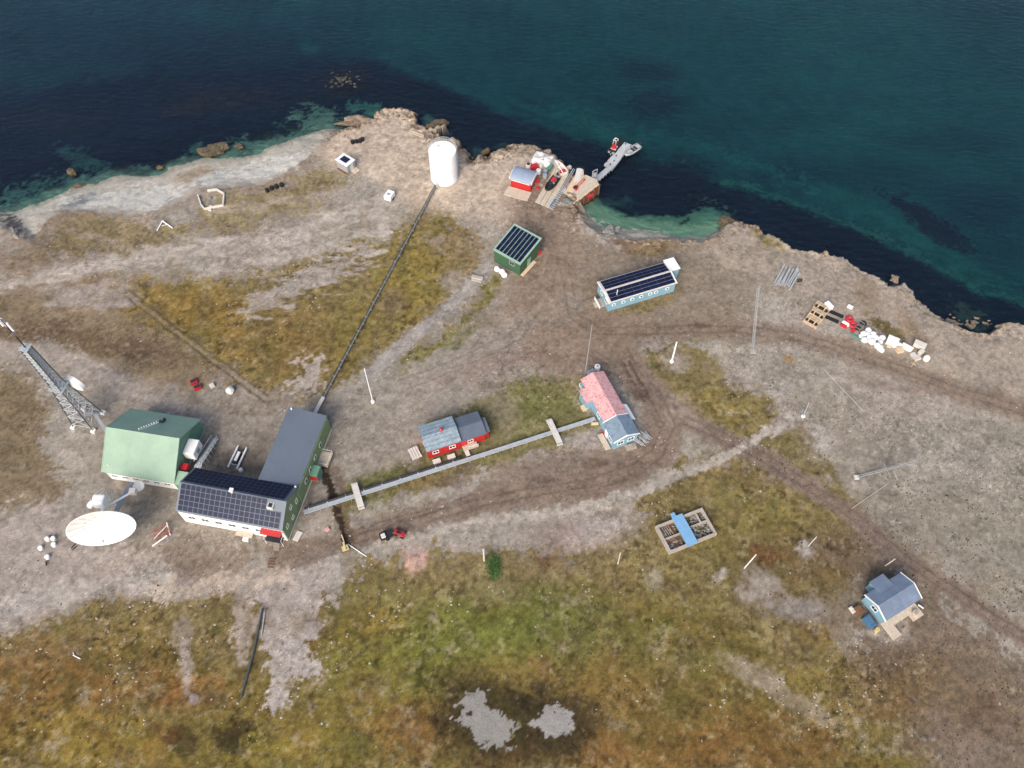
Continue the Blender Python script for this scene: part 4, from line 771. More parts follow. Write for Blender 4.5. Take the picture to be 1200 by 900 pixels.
# ---- boardwalk / pipe duct between station and pink house
def duct(name, P, Q, label, cat, w1=.55, h=.75, dark_on=0.0, wall_m='grey', step=2.4):
    a, b_ = at(*P, h), at(*Q, h); o0 = Vector((a.x, a.y, 0)); r = math.atan2(b_.y - a.y, b_.x - a.x); L_ = math.hypot(b_.x - a.x, b_.y - a.y)
    t = thing(name, label, cat, o0, r); MB().box(0, L_, -w1 / 2, w1 / 2, h - .32, h).box(0, L_, -w1 / 2 - .05, -w1 / 2 + .06, h + .003, h + .05).build('duct', wall_m, t)
    n_ = int(L_ / step); s_ = MB()
    for k in range(n_ + 1): x = k * L_ / n_; s_.box(x - .06, x + .06, -w1 / 2 - .12, w1 / 2 + .12, h - .45, h - .33).box(x - .05, x + .05, -w1 / 2 - .1, -w1 / 2, -.1, h - .45).box(x - .05, x + .05, w1 / 2, w1 / 2 + .1, -.1, h - .45)
    s_.build('support', 'oldwood', t); return t, L_
t, L_ = duct('pipe_duct', (356, 600), (697.5, 490), 'long straight grey pipe duct from the station building to the pink roofed house', 'pipe duct', .62, wall_m='galv')
MB().tube((0.2, .56, .7), (L_ * .52, .56, .7), .2).build('dark_pipe', 'dark', t)
j_ = MB()
for k in range(9): j_.box(.8 + k * L_ * .06, .9 + k * L_ * .06, .3, .74, .4, .84)
j_.build('pipe_bracket', 'white', t)
def bridge(P, Q, w_, label, h=1.05):
    a, b_ = at(*P, h), at(*Q, h); r = math.atan2(b_.y - a.y, b_.x - a.x); L_ = (b_ - a).length; t = thing('footbridge', label, 'footbridge', Vector((a.x, a.y, 0)), r, 'footbridges over the pipe duct')
    n_ = 16; d_ = MB()
    for k in range(n_): x = k * L_ / n_; d_.box(x + .015, x + L_ / n_ - .015, -w_ / 2, w_ / 2, h - .07, h)
    d_.build('deck', 'offwhite', t); MB().box(0, L_, -w_ / 2 + .02, -w_ / 2 + .12, h - .25, h - .075).box(0, L_, w_ / 2 - .12, w_ / 2 - .02, h - .25, h - .075).build('beam', 'oldwood', t)
    s_ = MB()
    for k in range(1): s_.box(-.3 * (k + 1), -.3 * k - .02, -w_ / 2, w_ / 2, h - .32 * (k + 1), h - .32 * (k + 1) + .07).box(L_ + .3 * k + .02, L_ + .3 * (k + 1), -w_ / 2, w_ / 2, h - .32 * (k + 1), h - .32 * (k + 1) + .07)
    s_.build('steps', 'offwhite', t); l = MB()
    for x in (.1, L_ - .1):
        for y in (-w_ / 2 + .07, w_ / 2 - .07): l.box(x - .05, x + .05, y - .05, y + .05, -.1, h - .26)
    l.build('post', 'oldwood', t)
bridge((415, 567), (423, 594), 1.0, 'pale timber footbridge crossing the pipe duct near the station building')
bridge((643.5, 492), (656, 519), 1.0, 'pale timber footbridge crossing the pipe duct near the pink roofed house')
a = at(545, 522, .5); gp = Fr((544, 522), (549, 534), .5)
single(MB().box(0, gp.L, -.35, .35, .42, .5), 'gangplank', 'offwhite', 'short grey gangplank joining the red house porch to the pipe duct', 'gangplank', gp.o, gp.r)
# tank pipeline
t, L_ = duct('fuel_pipeline', (367, 488), (511, 217), 'dark narrow pipeline with white brackets from the white tank to the station building', 'pipeline', .24, .55, wall_m='pipegrey', step=3.0)
MB().tube((4, .27, .5), (L_, .27, .5), .07).build('side_pipe', 'dark', t); 
for k in range(30):
    x = 5 + k * (L_ - 6) / 30; j_ = MB()
    j_.box(x, x + .05, -.3 if k % 2 else -.15, .12 if k % 2 else .36, .3, .58); j_.build('bracket', 'galv', t)
MB().box(0, 4, -.3, .3, .56, .62).build('cover_board', 'offwhite', t)

# ---- pink-roofed house
f1 = Fr((708.4, 495.6), (682.8, 449), 2.8)      # x axis runs north-west along the west eave, y would be to the south-west => build with negative y
PH = thing('pink_roofed_house', 'light blue house with a worn pink roof and a grey-blue roof at its south end', 'house', f1.o, f1.r)
Lp, Wp = f1.L + .9, 4.35
gable(PH, .05, Lp - .2, -Wp + .15, -.15, 2.75, 3.6, 'blue', 'pink', .15, .1)
MB().box(4.7, 7.2, -.3, .95, 0, 2.6).build('west_bay', 'blue', PH); MB().slab([(4.55, -.14, 2.82), (7.35, -.14, 2.82), (7.35, 1.15, 2.62), (4.55, 1.15, 2.62)], .09).build('bay_roof', 'pink', PH)
gable(PH, -3.75, -.02, -Wp + .05, .05, 2.7, 3.65, 'blue', 'pinkgrey', .16, .11, trim='white', name='south_roof', wall='south_wall')
for u in (-1.2, -3.1): window(PH, 'W', u, 1.6, 1.0, .85, -3.75)
for u in (-2.6, 2.2): window(PH, 'N', u, 1.6, .9, .8, .05 if u < 0 else -.15)
door(PH, 'N', -1.2, .9, 1.95, .05, 'white')
MB().box(-3.6, -.5, .3, 1.25, .3, .42).build('west_deck', 'woody', PH)
MB().slab([(-.6, -Wp - .05, 2.2), (2.6, -Wp - .05, 2.2), (2.2, -Wp - 1.05, 1.8), (-.9, -Wp - 1.05, 1.8)], .08).build('east_canopy', 'white', PH)
es = MB()
for x in (-3.9, -1.4): es.box(x, x + .1, -Wp - .6, -Wp - .4, 0, 1.3)
es.box(-4.4, -.8, -Wp - .55, -Wp - .45, 1.3, 1.4).build('rail', 'oldwood', PH)
MB().box(Lp - .15, Lp + .5, -2.9, -.9, 0, 1.0).build('north_bunker', 'offwhite', PH)
wt = at(699.5, 433); t = thing('water_butt', 'round white lidded water butt at the north end of the pink roofed house', 'water tank', wt)
MB().lathe([(.45, 0), (.5, .2), (.5, 1.0), (.46, 1.1)], 20).build('barrel', 'white', t); MB().lathe([(.2, 1.11), (.2, 1.2), (.05, 1.22)], 12).build('lid', 'grey', t)
single(MB().box(-.7, .7, -.45, .45, 0, .8).box(-.6, -.05, -.4, .4, .8, .95).box(.1, .65, -.4, .4, .8, .9), 'generator', 'grey', 'grey boxy generator unit beside the round water butt', 'generator', at(692, 438), .5, bevel=.04)
for k, (px, py) in enumerate(((681.5, 454), (685, 461.5))):
    t = thing('heat_pump', ['grey fan unit on the gravel nearer the north-west corner of the pink roofed house', 'grey fan unit standing in the notch of the pink roofed house'][k], 'fan unit', at(px, py), f1.r, 'fan units at the pink roofed house')
    MB().box(-.45, .45, -.35, .35, .1, .9).build('casing', 'offwhite', t, bevel=.04); MB().lathe([(.3, .91), (.3, .95), (.05, .96)], 16).build('fan_grille', 'dark', t)
single(MB().box(-.5, .5, -.45, .45, 0, .6).box(-.42, .42, -.1, .1, .6, .72), 'wooden_crate', 'lumber', 'orange-tan wooden crate at the corner of the light blue bay', 'crate', at(684.3, 479), f1.r, bevel=.02)
single(MB().box(-.6, .6, -.2, .2, 0, .3).box(-.5, .5, -.12, .12, .3, .5), 'timber_pile', 'lumber', 'small pile of tan timber on the grass south of the pipe duct', 'timber pile', at(697, 497), .1)
single(MB().box(-.35, .35, -.3, .3, 0, .6), 'red_box', 'redp', 'small red box by the west deck of the pink roofed house', 'box', at(708.5, 508), f1.r, bevel=.04)
fw = MB(); rr = random.Random(5)
for k in range(22): x = -1.2 + k * .11; y = rr.uniform(-.5, .3); fw.tube((x, y - .9, rr.uniform(.1, .5)), (x + rr.uniform(-.3, .3), y + .8, rr.uniform(.1, .6)), .05, n=5)
single(fw, 'scrap_rack', 'galv', 'tangled heap of grey pipes and bars at the south-east corner of the pink roofed house', 'scrap heap', at(752, 514), .8)
single(MB().box(-.9, .9, -.55, .55, 0, .25).box(-.6, .3, -.4, .4, .25, .5), 'plank_stack', 'oldwood', 'low stack of brown planks against the south wall of the pink roofed house', 'plank stack', at(739, 524), .3)

# ---- blue container-like barracks
fb = Fr((714, 355), (793.8, 331), 2.8)
BB = thing('blue_barracks', 'long low light blue barrack with round windows and a roof full of solar panels', 'building', fb.o, fb.r)
Lb, Wb = fb.L, 5.25
ro, (s1, s2, up, ym) = gable(BB, .15, Lb - .15, .15, Wb - .15, 2.55, 2.95, 'blue', 'offwhite', .15, .1, trim='white')
sy1 = Vector((0, 1, s1)).normalized(); sy2 = Vector((0, -1, s2)).normalized()
solar(BB, (.45, .2, 2.55 + up), sx, sy1, 8, 3, 1.6, .70, .015, gy=.07, fr_=.012); solar(BB, (.45, Wb - .2, 2.55 + up), sx, sy2, 8, 3, 1.6, .70, .015, gy=.07, fr_=.012)
for i, u in enumerate((1.1, 3.0, 4.8, 6.6, 8.4, 9.6, 11.9)): window(BB, 'S', u, 1.6, .62, .62, .15, rnd_=True)
for u in (1.4, 3.4): window(BB, 'W', u, 1.6, .8, .7, .15)
MB().tube((2.0, 1.2, 2.9), (2.0, 1.2, 4.3), .07).build('flue', 'white', BB)
an = MB().box(Lb + .02, Lb + 2.0, 3.0, 5.6, 0, 2.5).build('annexe', 'blue', BB); MB().box(Lb - .02, Lb + 2.15, 2.9, 5.75, 2.5, 2.66).build('annexe_roof', 'white', BB)
MB().box(-1.1, .1, 1.2, 3.2, .25, .36).box(-1.7, -1.1, 1.6, 2.8, .05, .14).build('west_steps', 'concrete', BB)
MB().box(-1.2, -1.13, .9, 3.4, .3, 1.1).build('wind_screen', 'white', BB)
MB().box(8.6, 10.4, Wb + .2, Wb + .75, .5, .9).build('north_tank', 'white', BB)

# ---- green shed with slanted solar roof
H_S = 3.6
fs = Fr((577.3, 291.8), (610, 310), H_S); 
SH = thing('green_shed', 'square dark green shed with its whole slanting roof covered in strips of solar panels', 'shed', fs.o, fs.r)
Ls, Ws = 6.3, 7.0
MB().add([(.2, .2, 0), (Ls - .2, .2, 0), (Ls - .2, Ws - .2, 0), (.2, Ws - .2, 0), (.2, .2, 3.3), (Ls - .2, .2, 3.3), (Ls - .2, Ws - .2, 4.2), (.2, Ws - .2, 4.2)], [(3, 2, 1, 0), (4, 5, 6, 7), (0, 1, 5, 4), (1, 2, 6, 5), (2, 3, 7, 6), (3, 0, 4, 7)]).build('wall', 'shedgreen', SH)
k_ = .9 / (Ws - .4)
MB().slab([(0, 0, 3.45), (Ls, 0, 3.45), (Ls, Ws, 3.45 + k_ * Ws), (0, Ws, 3.45 + k_ * Ws)], .13).build('roof', 'shedtrim', SH)
solar(SH, (.36, .4, 3.5), sx, Vector((0, 1, k_)), 7, 4, .68, 1.53, .14, gy=.015, fr_=.012)
window(SH, 'S', 4.3, 2.3, 1.0, .8, .2, fm='grey'); door(SH, 'E', 3.2, 1.0, 2.0, Ls - .2, 'shedtrim')
MB().box(Ls - .1, Ls + .6, .3, 4.6, .2, .32).build('side_deck', 'lumber', SH)
# ---- red boathouse
fo_ = Fr((597.5, 208.7), (622.5, 215.8), 2.4)
BH = thing('red_boathouse', 'small red boathouse with a curved pale blue roof above the landing', 'boathouse', fo_.o, fo_.r)
Lo, Wo = fo_.L, 3.6
MB().box(.15, Lo - .15, .15, Wo - .15, 0, 2.3).build('wall', 'red', BH)
pts = [(Wo / 2 + (Wo / 2 + .1) * math.cos(a), 2.2 + .85 * math.sin(a)) for a in np.linspace(0, math.pi, 13)]
MB().prism(pts, -.05, Lo + .05).build('roof', 'boatroof', BH)
for xx in (-.12, Lo + .05): MB().prism([(y * 1.0 + (y - Wo / 2) * .03, z + .03) for y, z in pts], xx, xx + .07).build('barge_board', 'white', BH)
door(BH, 'E', 1.8, 1.4, 1.9, Lo - .15, 'redp'); MB().box(.2, Lo - .3, -.05, .14, 1.95, 2.05).build('fascia', 'white', BH)
single(MB().box(-.3, Lo + .2, -2.6, -.05, .12, .24).box(-.2, Lo, -2.5, -.2, 0, .12), 'boathouse_deck', 'wood', 'pale timber deck laid in front of the red boathouse', 'deck', fo_.o, fo_.r)
single(MB().box(-.4, .4, -.3, .3, 0, .7), 'red_crate', 'redp', 'small red crate against the east wall of the red boathouse', 'crate', at(629.5, 213), fo_.r, bevel=.05)

# ---- little white hut with one solar panel
fh = Fr((393, 187), (407, 195.5), 2.2)
HU = thing('white_hut', 'tiny white flat-roofed hut with one dark solar panel on top near the beach', 'hut', fh.o, fh.r)
MB().box(.1, 3.0, .1, 2.3, .15, 2.1).build('wall', 'grey', HU); MB().box(-.05, 3.2, -.05, 2.45, 2.1, 2.22).build('roof', 'white', HU)
solar(HU, (.65, .5, 2.2), sx, Vector((0, 1, 0)), 3, 1, .58, 1.4, .02); MB().box(3.0, 4.3, .9, 2.4, .1, .2).build('doorstep', 'wood', HU); door(HU, 'E', 1.4, .8, 1.75, 3.0, 'offwhite', .2)
MB().box(.2, 2.9, -.3, .05, 0, .15).build('skid', 'brownwood', HU)

# ---- right-hand grey-roofed house
fq = Fr((1038.5, 727.5), (1080.5, 700.5), 2.5)
QH = thing('grey_roofed_cabin', 'cabin with a blue-grey gable roof and white barge boards beside the track at the right', 'cabin', fq.o, fq.r)
Lq, Wq = fq.L, 4.35
gable(QH, .2, Lq - .2, .2, Wq - .2, 2.35, 3.25, 'blue', 'houseroof', .25, .11, trim='white')
MB().box(2.0, 4.4, Wq - .25, Wq + 1.0, 0, 2.2).build('porch', 'blue', QH)
MB().prism([(Wq - 1.6, 2.8), (Wq + 1.2, 2.25), (Wq + 1.2, 2.35), (Wq - 1.6, 2.94)], 1.85, 4.55).build('porch_roof', 'houseroof', QH)
for u in (1.4, 4.0, 5.8): window(QH, 'S', u, 1.55, .9, .8, .2)
window(QH, 'W', 2.2, 1.6, .9, .8, .2)
dk = MB().box(.1, Lq - .3, -1.0, .15, .35, .47).box(Lq - 2.4, Lq - .3, -2.0, -1.0, .35, .47).box(.1, 1.7, -2.6, -1.0, .35, .47).build('deck', 'wood', QH)
t = thing('round_tub', 'round tub with a pale lid standing on the cabin deck', 'tub', fq.w(Lq - 1.4, -1.2, .47)); MB().lathe([(.45, 0), (.48, .5), (.4, .52)], 20).build('staves', 'wood', t); MB().lathe([(.3, .525), (.3, .56), (.05, .57)], 16).build('lid', 'oldwood', t)
for k, (x, y, m_, w_, l_, h_, lab) in enumerate(((-1.3, 3.2, 'brownwood', .9, 1.2, .8, 'brown firewood box at the west gable of the grey roofed cabin'), (-2.1, 3.7, 'offwhite', .5, 1.0, .5, 'low pale box outermost at the west gable of the grey roofed cabin'), (-1.2, 1.1, 'bluep', 1.1, 1.8, .9, 'blue plastic tank at the south-west corner of the grey roofed cabin'))):
    single(MB().box(-w_ / 2, w_ / 2, -l_ / 2, l_ / 2, 0, h_).box(-w_ / 2 + .1, w_ / 2 - .1, -l_ / 2 + .15, -l_ / 2 + .3, h_, h_ + .06).box(-w_ / 2 + .1, w_ / 2 - .1, l_ / 2 - .3, l_ / 2 - .15, h_, h_ + .06), 'storage_box', m_, lab, 'box', fq.w(x, y), fq.r, bevel=.05)
single(MB().lathe([(.3, 0), (.34, .15), (.34, .75), (.3, .85)], 16), 'yellow_drum', 'yellow', 'cream drum beside the blue tank at the grey roofed cabin', 'drum', fq.w(-1.0, -.3))
single(MB().tube((0, 0, .1), (.0, .9, .6), .12), 'gas_bottle', 'white', 'white bottle lying off the east end of the cabin deck', 'gas bottle', fq.w(Lq + .5, -1.2), 1.2)

# ---- roofless ruin
fu = Fr((785, 648), (840.5, 625.5), .9)
RU = thing('ruined_foundation', 'roofless pale foundation with rubble rooms and a bright blue sheet laid across its middle', 'ruin', fu.o, fu.r)
Lu, Wu = fu.L, 4.7; w_ = MB()
for x0, x1, y0, y1 in ((0, Lu, 0, .35), (0, Lu, Wu - .35, Wu), (0, .35, .35, Wu - .35), (Lu - .35, Lu, .35, Wu - .35)): w_.box(x0, x1, y0, y1, 0, .9)
for x0, x1, y0, y1 in ((.36, 3.0, 2.2, 2.4), (5.1, 8.0, 2.5, 2.7), (6.8, 7.0, 2.71, Wu - .36)): w_.box(x0, x1, y0, y1, 0, .75)
w_.build('wall', 'concrete', RU); MB().box(2.95, 4.75, -.15, Wu + .25, .91, 1.15).box(3.0, 3.7, Wu + .26, Wu + .9, .91, 1.1).build('blue_sheet', 'blueroof', RU)
rb = MB(); rr = random.Random(9)
for k in range(130): x = rr.choice([rr.uniform(.5, 2.8), rr.uniform(4.9, Lu - .5), rr.uniform(4.9, Lu - .5)]); rb.blob((x, rr.uniform(.5, Wu - .5), rr.uniform(.05, .3)), rr.uniform(.12, .32), k, (1, 1, .7), .3, 1)
prop(rb.build('rubble', 'rubble', RU), kind='stuff')
MB().box(.4, 2.9, .4, 2.15, .0, .12).build('floor_debris', 'brownwood', RU); MB().box(.4, 2.9, 2.45, Wu - .4, 0, .14).build('floor_debris', 'brownwood', RU)
l = MB()
for k in range(5): l.box(.6 + k * .35, .68 + k * .35, 2.5, 4.2, .4, .5, rz=.1)
l.build('joist', 'oldwood', RU)
# ================================================================== landing, boats, stores
# slipway
fsl = Fr((627, 237), (643.5, 244.5), 0.1); sl_end = at(664, 203, -.1); 
s0, s1_, s2_, s3_ = at(627, 237), at(643.5, 244.5), at(667, 204), at(650, 197)
o0 = s0.copy(); t = thing('slipway', 'pale concrete and timber slipway with three lanes beside the red boathouse', 'slipway', o0)
for k in range(3):
    a, b_ = k / 3 + .015, (k + 1) / 3 - .015; q = [s0.lerp(s1_, a), s0.lerp(s1_, b_), s3_.lerp(s2_, b_), s3_.lerp(s2_, a)]
    MB().slab([Vector((p.x, p.y, .16)) - o0 for p in q], .2).build('lane', 'wood', t)
rl = MB(); e0, e1 = s1_ - o0, s2_ - o0; dd_ = (e1 - e0).normalized(); sd_ = Vector((dd_.y, -dd_.x, 0))
rl.tube(e0 + sd_ * .3 + Vector((0, 0, .35)), e1 + sd_ * .3 + dd_ * 1.5 + Vector((0, 0, .35)), .09).tube(e0 + sd_ * .65 + Vector((0, 0, .3)), e1 + sd_ * .65 + dd_ * 1.5 + Vector((0, 0, .3)), .07)
for k in range(12): rl.box(*(lambda c: (c.x - .5, c.x + .5, c.y - .06, c.y + .06))(e0 + sd_ * .45 + dd_ * k * .6), .1, .24, rz=-.6)
rl.build('rail', 'galv', t)
single(MB().box(0, 2.1, -.14, .14, .2, .5), 'blue_beam', 'bluep', 'short blue beam at the foot of the slipway rails', 'beam', at(645, 243), ang((645, 243), (650, 236)))
# quay
q = [at(672, 233.5), at(699, 210.5), at(702, 217), at(672, 240.5)]; o0 = q[0].copy()
K = thing('quay', 'timber quay with a brown plank face beside the turquoise bay', 'quay', o0)
q = [p - o0 for p in q]; q2 = [at(657, 224) - o0, at(686, 205) - o0]
MB().slab([Vector((p.x, p.y, .12)) for p in q], .16).build('deck', 'wood', K)
MB().slab([Vector((p.x, p.y, .09)) for p in (q2[0], q[0] + Vector((0, 0, 0)), q[1], q2[1])], .14).build('rear_deck', 'wood', K)
a, b_ = q[3], q[2]; dv = (b_ - a).normalized(); sv = Vector((dv.y, -dv.x, 0))
MB().slab([Vector((p.x, p.y, -.03)) for p in (a, b_, b_ - sv * .25, a - sv * .25)], 3.6).build('plank_face', 'brownwood', K)
MB().slab([Vector((p.x, p.y, .3)) for p in (a - sv * .02, b_ - sv * .02, b_ - sv * .3, a - sv * .3)], .17).build('kerb', 'lumber', K)
pl = MB()
for k in range(6): c = a.lerp(b_, k / 5) + sv * .15; pl.tube((c.x, c.y, -4.2), (c.x, c.y, .35), .14)
pl.build('pile', 'brownwood', K); c = a.lerp(b_, .62) + sv * .3
fo2 = MB().tube((c.x - .5, c.y - .4, -.6), (c.x + .5, c.y + .4, -.6), .35, n=14).build('fender', 'redp', K)
# pale plywood slabs on the rocks
for k, (P, lab, m_) in enumerate(((((664, 222), (679, 196.5), (684, 199), (684, 212), (671, 226)), 'large pale plywood slab leaning on the rocks between slipway and quay', 'lumber'), (((672, 214), (676, 197), (683, 198), (680, 211)), 'bleached white board lying on the tan slab beside the quay', 'offwhite'))):
    z = .35 + .25 * k; pts = [at(*p, z) for p in P]; o0 = Vector((pts[0].x, pts[0].y, 0)); mb = MB(); n_ = len(pts); vs = [p - o0 - Vector((0, 0, .12)) for p in pts] + [p - o0 for p in pts]
    mb.add(vs, [tuple(range(n_ - 1, -1, -1)), tuple(range(n_, 2 * n_))] + [(i, (i + 1) % n_, n_ + (i + 1) % n_, n_ + i) for i in range(n_)])
    single(mb, 'plywood_slab', m_, lab, 'slab', o0)
single(MB().tube((0, 0, .35), (3.3, 0, .35), .09).tube((0, .35, .35), (3.3, .35, .35), .09).box(.2, .3, -.1, .45, .12, .3).box(2.9, 3.0, -.1, .45, .12, .3).box(-.5, .3, -.3, .5, .13, .6), 'boat_cradle', 'redp', 'red framed boat cradle on the quay deck', 'cradle', at(675, 222), ang((675, 222), (686, 211)))
single(MB().box(-.4, .4, -.3, .3, 0, .7).box(-.3, .3, -.2, .2, .7, .85), 'engine_crate', 'dark', 'black outboard engine crate at the end of the red cradle', 'crate', at(674, 221.5, .1), .6, bevel=.04)
# floating jetty
def sheet(P, z, th, name, m, par, o0, bev=0): 
    pts = [at(*p, z) - o0 for p in P]; return MB().slab([Vector((p.x, p.y, z)) for p in pts], th).build(name, m, par, bevel=bev)
zj = SEA + .45; o0 = at(697, 210, SEA); J = thing('floating_jetty', 'grey floating jetty reaching out from the quay into dark water', 'jetty', o0); J0 = Vector((o0.x, o0.y, 0))
def sj(P, z, th, name, m):
    pts = [at(*p, z) for p in P]; return MB().slab([Vector((p.x - o0.x, p.y - o0.y, p.z - o0.z)) for p in pts], th).build(name, m, J)
sj(((696, 208.5), (713.5, 193.5), (718, 197), (701.5, 212)), SEA + .9, .15, 'gangway', 'deckgrey')
sj(((708, 192.5), (718.5, 181), (728.5, 184.7), (717.5, 198.5)), zj, .5, 'pontoon', 'deckgrey')
sj(((719.2, 181), (732, 166.5), (741, 170), (728.2, 184)), zj, .5, 'pontoon', 'deckgrey')
r_ = MB(); 
for P, Q in (((697, 208.6), (714, 193.6)), ((701, 211.6), (717.5, 196.8))):
    a, b_ = at(*P, SEA + 1.8) - o0, at(*Q, SEA + 1.7) - o0; r_.tube(a, b_, .04, n=5)
    for k in range(6): c = a.lerp(b_, k / 5); r_.tube(c, c - Vector((0, 0, .9)), .03, n=5)
r_.build('railing', 'galv', J)
r_ = MB()
for px, py in ((711, 190), (715, 193), (719.5, 189), (733, 169), (722, 183), (739, 172)): c = at(px, py, zj) - o0; r_.tube(c, c + Vector((0, 0, .3)), .12)
r_.build('bollard', 'dark', J)
single(MB().path([(0, 0, 0), (0, 0, 1.6), (1.1, .2, 1.6), (1.1, .2, 0)], .09, 6).box(.2, .8, -.2, .3, 0, .8), 'mooring_gantry', 'grey', 'small grey mooring frame where the jetty meets the quay', 'frame', at(694, 207.5, .1), .4)
# inflatable boats
def rib(name, label, loc, rot, Lb_, Wb_, tube_m, floor_m, seat_m, motor=True, rz=.22, console=True, canopy=None, group='inflatable boats at the landing'):
    t = thing(name, label, 'boat', loc, rot, group); hw = Wb_ / 2 - rz; pts = [(-Lb_ / 2, -hw)] + [(-Lb_ / 2 + k * Lb_ * .62 / 4, -hw) for k in range(1, 5)]
    bow = [(Lb_ * .12 + Lb_ * .36 * math.sin(a), -hw * math.cos(a)) for a in np.linspace(.25, math.pi - .25, 9)]
    P = pts + bow + [(x, -y) for x, y in pts[::-1]]; c_ = MB()
    V_ = [Vector((x, y, rz + .12 + max(0, x) * .09)) for x, y in P]; n = 12; ring = []
    for i, p in enumerate(V_):
        d_ = (V_[min(i + 1, len(V_) - 1)] - V_[max(i - 1, 0)]).normalized(); s_ = Vector((-d_.y, d_.x, 0)).normalized(); rr_ = rz * (.55 if i in (0, len(V_) - 1) else 1)
        ring += [p + (s_ * math.cos(6.2832 * k / n) + Vector((0, 0, 1)) * math.sin(6.2832 * k / n)) * rr_ for k in range(n)]
    m_ = len(V_); c_.add(ring, [(i * n + k, i * n + (k + 1) % n, (i + 1) * n + (k + 1) % n, (i + 1) * n + k) for i in range(m_ - 1) for k in range(n)] + [tuple(range(n)), tuple(range(m_ * n - 1, (m_ - 1) * n - 1, -1))])
    c_.build('tube', tube_m, t, smooth=True)
    f = MB(); fp = [(-Lb_ / 2 + .1, -hw)] + [(x, y * .98) for x, y in P[1:-1]] + [(-Lb_ / 2 + .1, hw)]
    f.add([(x, y, .12) for x, y in fp] + [(x, y, .2 + max(0, x) * .05) for x, y in fp], [tuple(range(len(fp), 2 * len(fp))), tuple(range(len(fp) - 1, -1, -1))] + [(i, (i + 1) % len(fp), len(fp) + (i + 1) % len(fp), len(fp) + i) for i in range(len(fp))])
    f.build('floor', floor_m, t); MB().box(-Lb_ / 2 + .02, -Lb_ / 2 + .1, -hw, hw, .1, .6).build('transom', 'grey', t)
    for x in (-.2, -.95): MB().box(x * Lb_ / 4.2 - .18, x * Lb_ / 4.2 + .18, -hw * .75, hw * .75, .22, .52).build('seat', seat_m, t, bevel=.04)
    if console: cs = MB().box(.25, .7, -.32, .32, .2, .95).build('console', 'dark', t, bevel=.05); MB().box(.5, .56, -.3, .3, .95, 1.3).build('windscreen', 'glass', cs)
    if canopy: MB().box(-Lb_ * .3, -Lb_ * .05, -.45, .45, .55, .95).build('equipment_bag', canopy, t, bevel=.12)
    if motor: mo = MB().box(-Lb_ / 2 - .45, -Lb_ / 2 - .02, -.2, .2, .55, 1.05).build('outboard_motor', 'dark', t, bevel=.08); MB().box(-Lb_ / 2 - .32, -Lb_ / 2 - .18, -.07, .07, -.2, .55).build('motor_leg', 'grey', mo)
    return t
rib('inflatable_boat', 'black inflatable boat with red gear drawn up on the slipway', at(646.5, 217, .16) + Vector((0, 0, .16)), ang((652, 210), (641, 225)), 4.6, 1.9, 'rubber', 'dark', 'grey', True, canopy='redp')
rib('inflatable_boat', 'black inflatable boat with a red seat moored along the west side of the jetty end', at(721, 172, SEA), ang((716, 180), (726, 163)), 5.0, 2.0, 'rubber', 'dark', 'offwhite', True, canopy='redp')
rib('inflatable_boat', 'light grey inflatable boat moored on the east side of the jetty end', at(740.5, 177.5, SEA), ang((748, 172), (732, 183)), 4.4, 1.9, 'grey', 'deckgrey', 'dark', True, console=False)
single(MB().path([(0, 0, 0), (0, 0, 1.3), (.8, 0, 1.3), (.8, 0, 0)], .05, 6).path([(0, .7, 0), (0, .7, 1.3), (.8, .7, 1.3), (.8, .7, 0)], .05, 6).tube((0, 0, 1.3), (0, .7, 1.3), .05).tube((.8, 0, 1.3), (.8, .7, 1.3), .05), 'boat_arch', 'white', 'white tubular arch standing in the black moored boat', 'arch', at(721.3, 171, SEA + .3), .9)
# dinghy shell on the shore
dg = Fr((650, 188.5), (660.5, 203), .6); t = thing('open_dinghy', 'cream open boat hull propped up on the shore above the slipway', 'boat', dg.o, dg.r)
hull = MB(); secs = [(0, .1, .55), (.7, .6, .25), (1.8, .95, .08), (3.2, 1.05, .04), (4.2, 1.0, .06)]
vs = []
for x, hw, k in secs: vs += [(x, -hw, .95), (x, -hw * .7, .35 + k), (x, 0, .1 + k), (x, hw * .7, .35 + k), (x, hw, .95)]
hull.add(vs, [(i * 5 + j, i * 5 + j + 1, (i + 1) * 5 + j + 1, (i + 1) * 5 + j) for i in range(4) for j in range(4)] + [(20, 21, 22, 23, 24)])
h_ = hull.build('hull', 'offwhite', t); sm = h_.modifiers.new('thick', 'SOLIDIFY'); sm.thickness = .08
MB().box(1.2, 1.5, -.75, .75, .62, .7).box(2.6, 2.95, -.98, .98, .62, .7).build('thwart', 'lumber', t); MB().tube((.2, 0, 1.0), (4.1, -.3, 1.05), .09).build('mast_spar', 'white', t)
MB().box(3.1, 4.0, -.5, .6, .4, .95).build('gear', 'redp', t, bevel=.1)
single(MB().box(0, 3.6, -.3, .3, .05, .5).box(.3, .6, -.5, .5, 0, .3).box(3.0, 3.3, -.5, .5, 0, .3), 'timber_beam', 'wood', 'cream timber beam on blocks at the outer end of the slipway', 'beam', at(655, 206.5), ang((655, 206), (668, 196)))
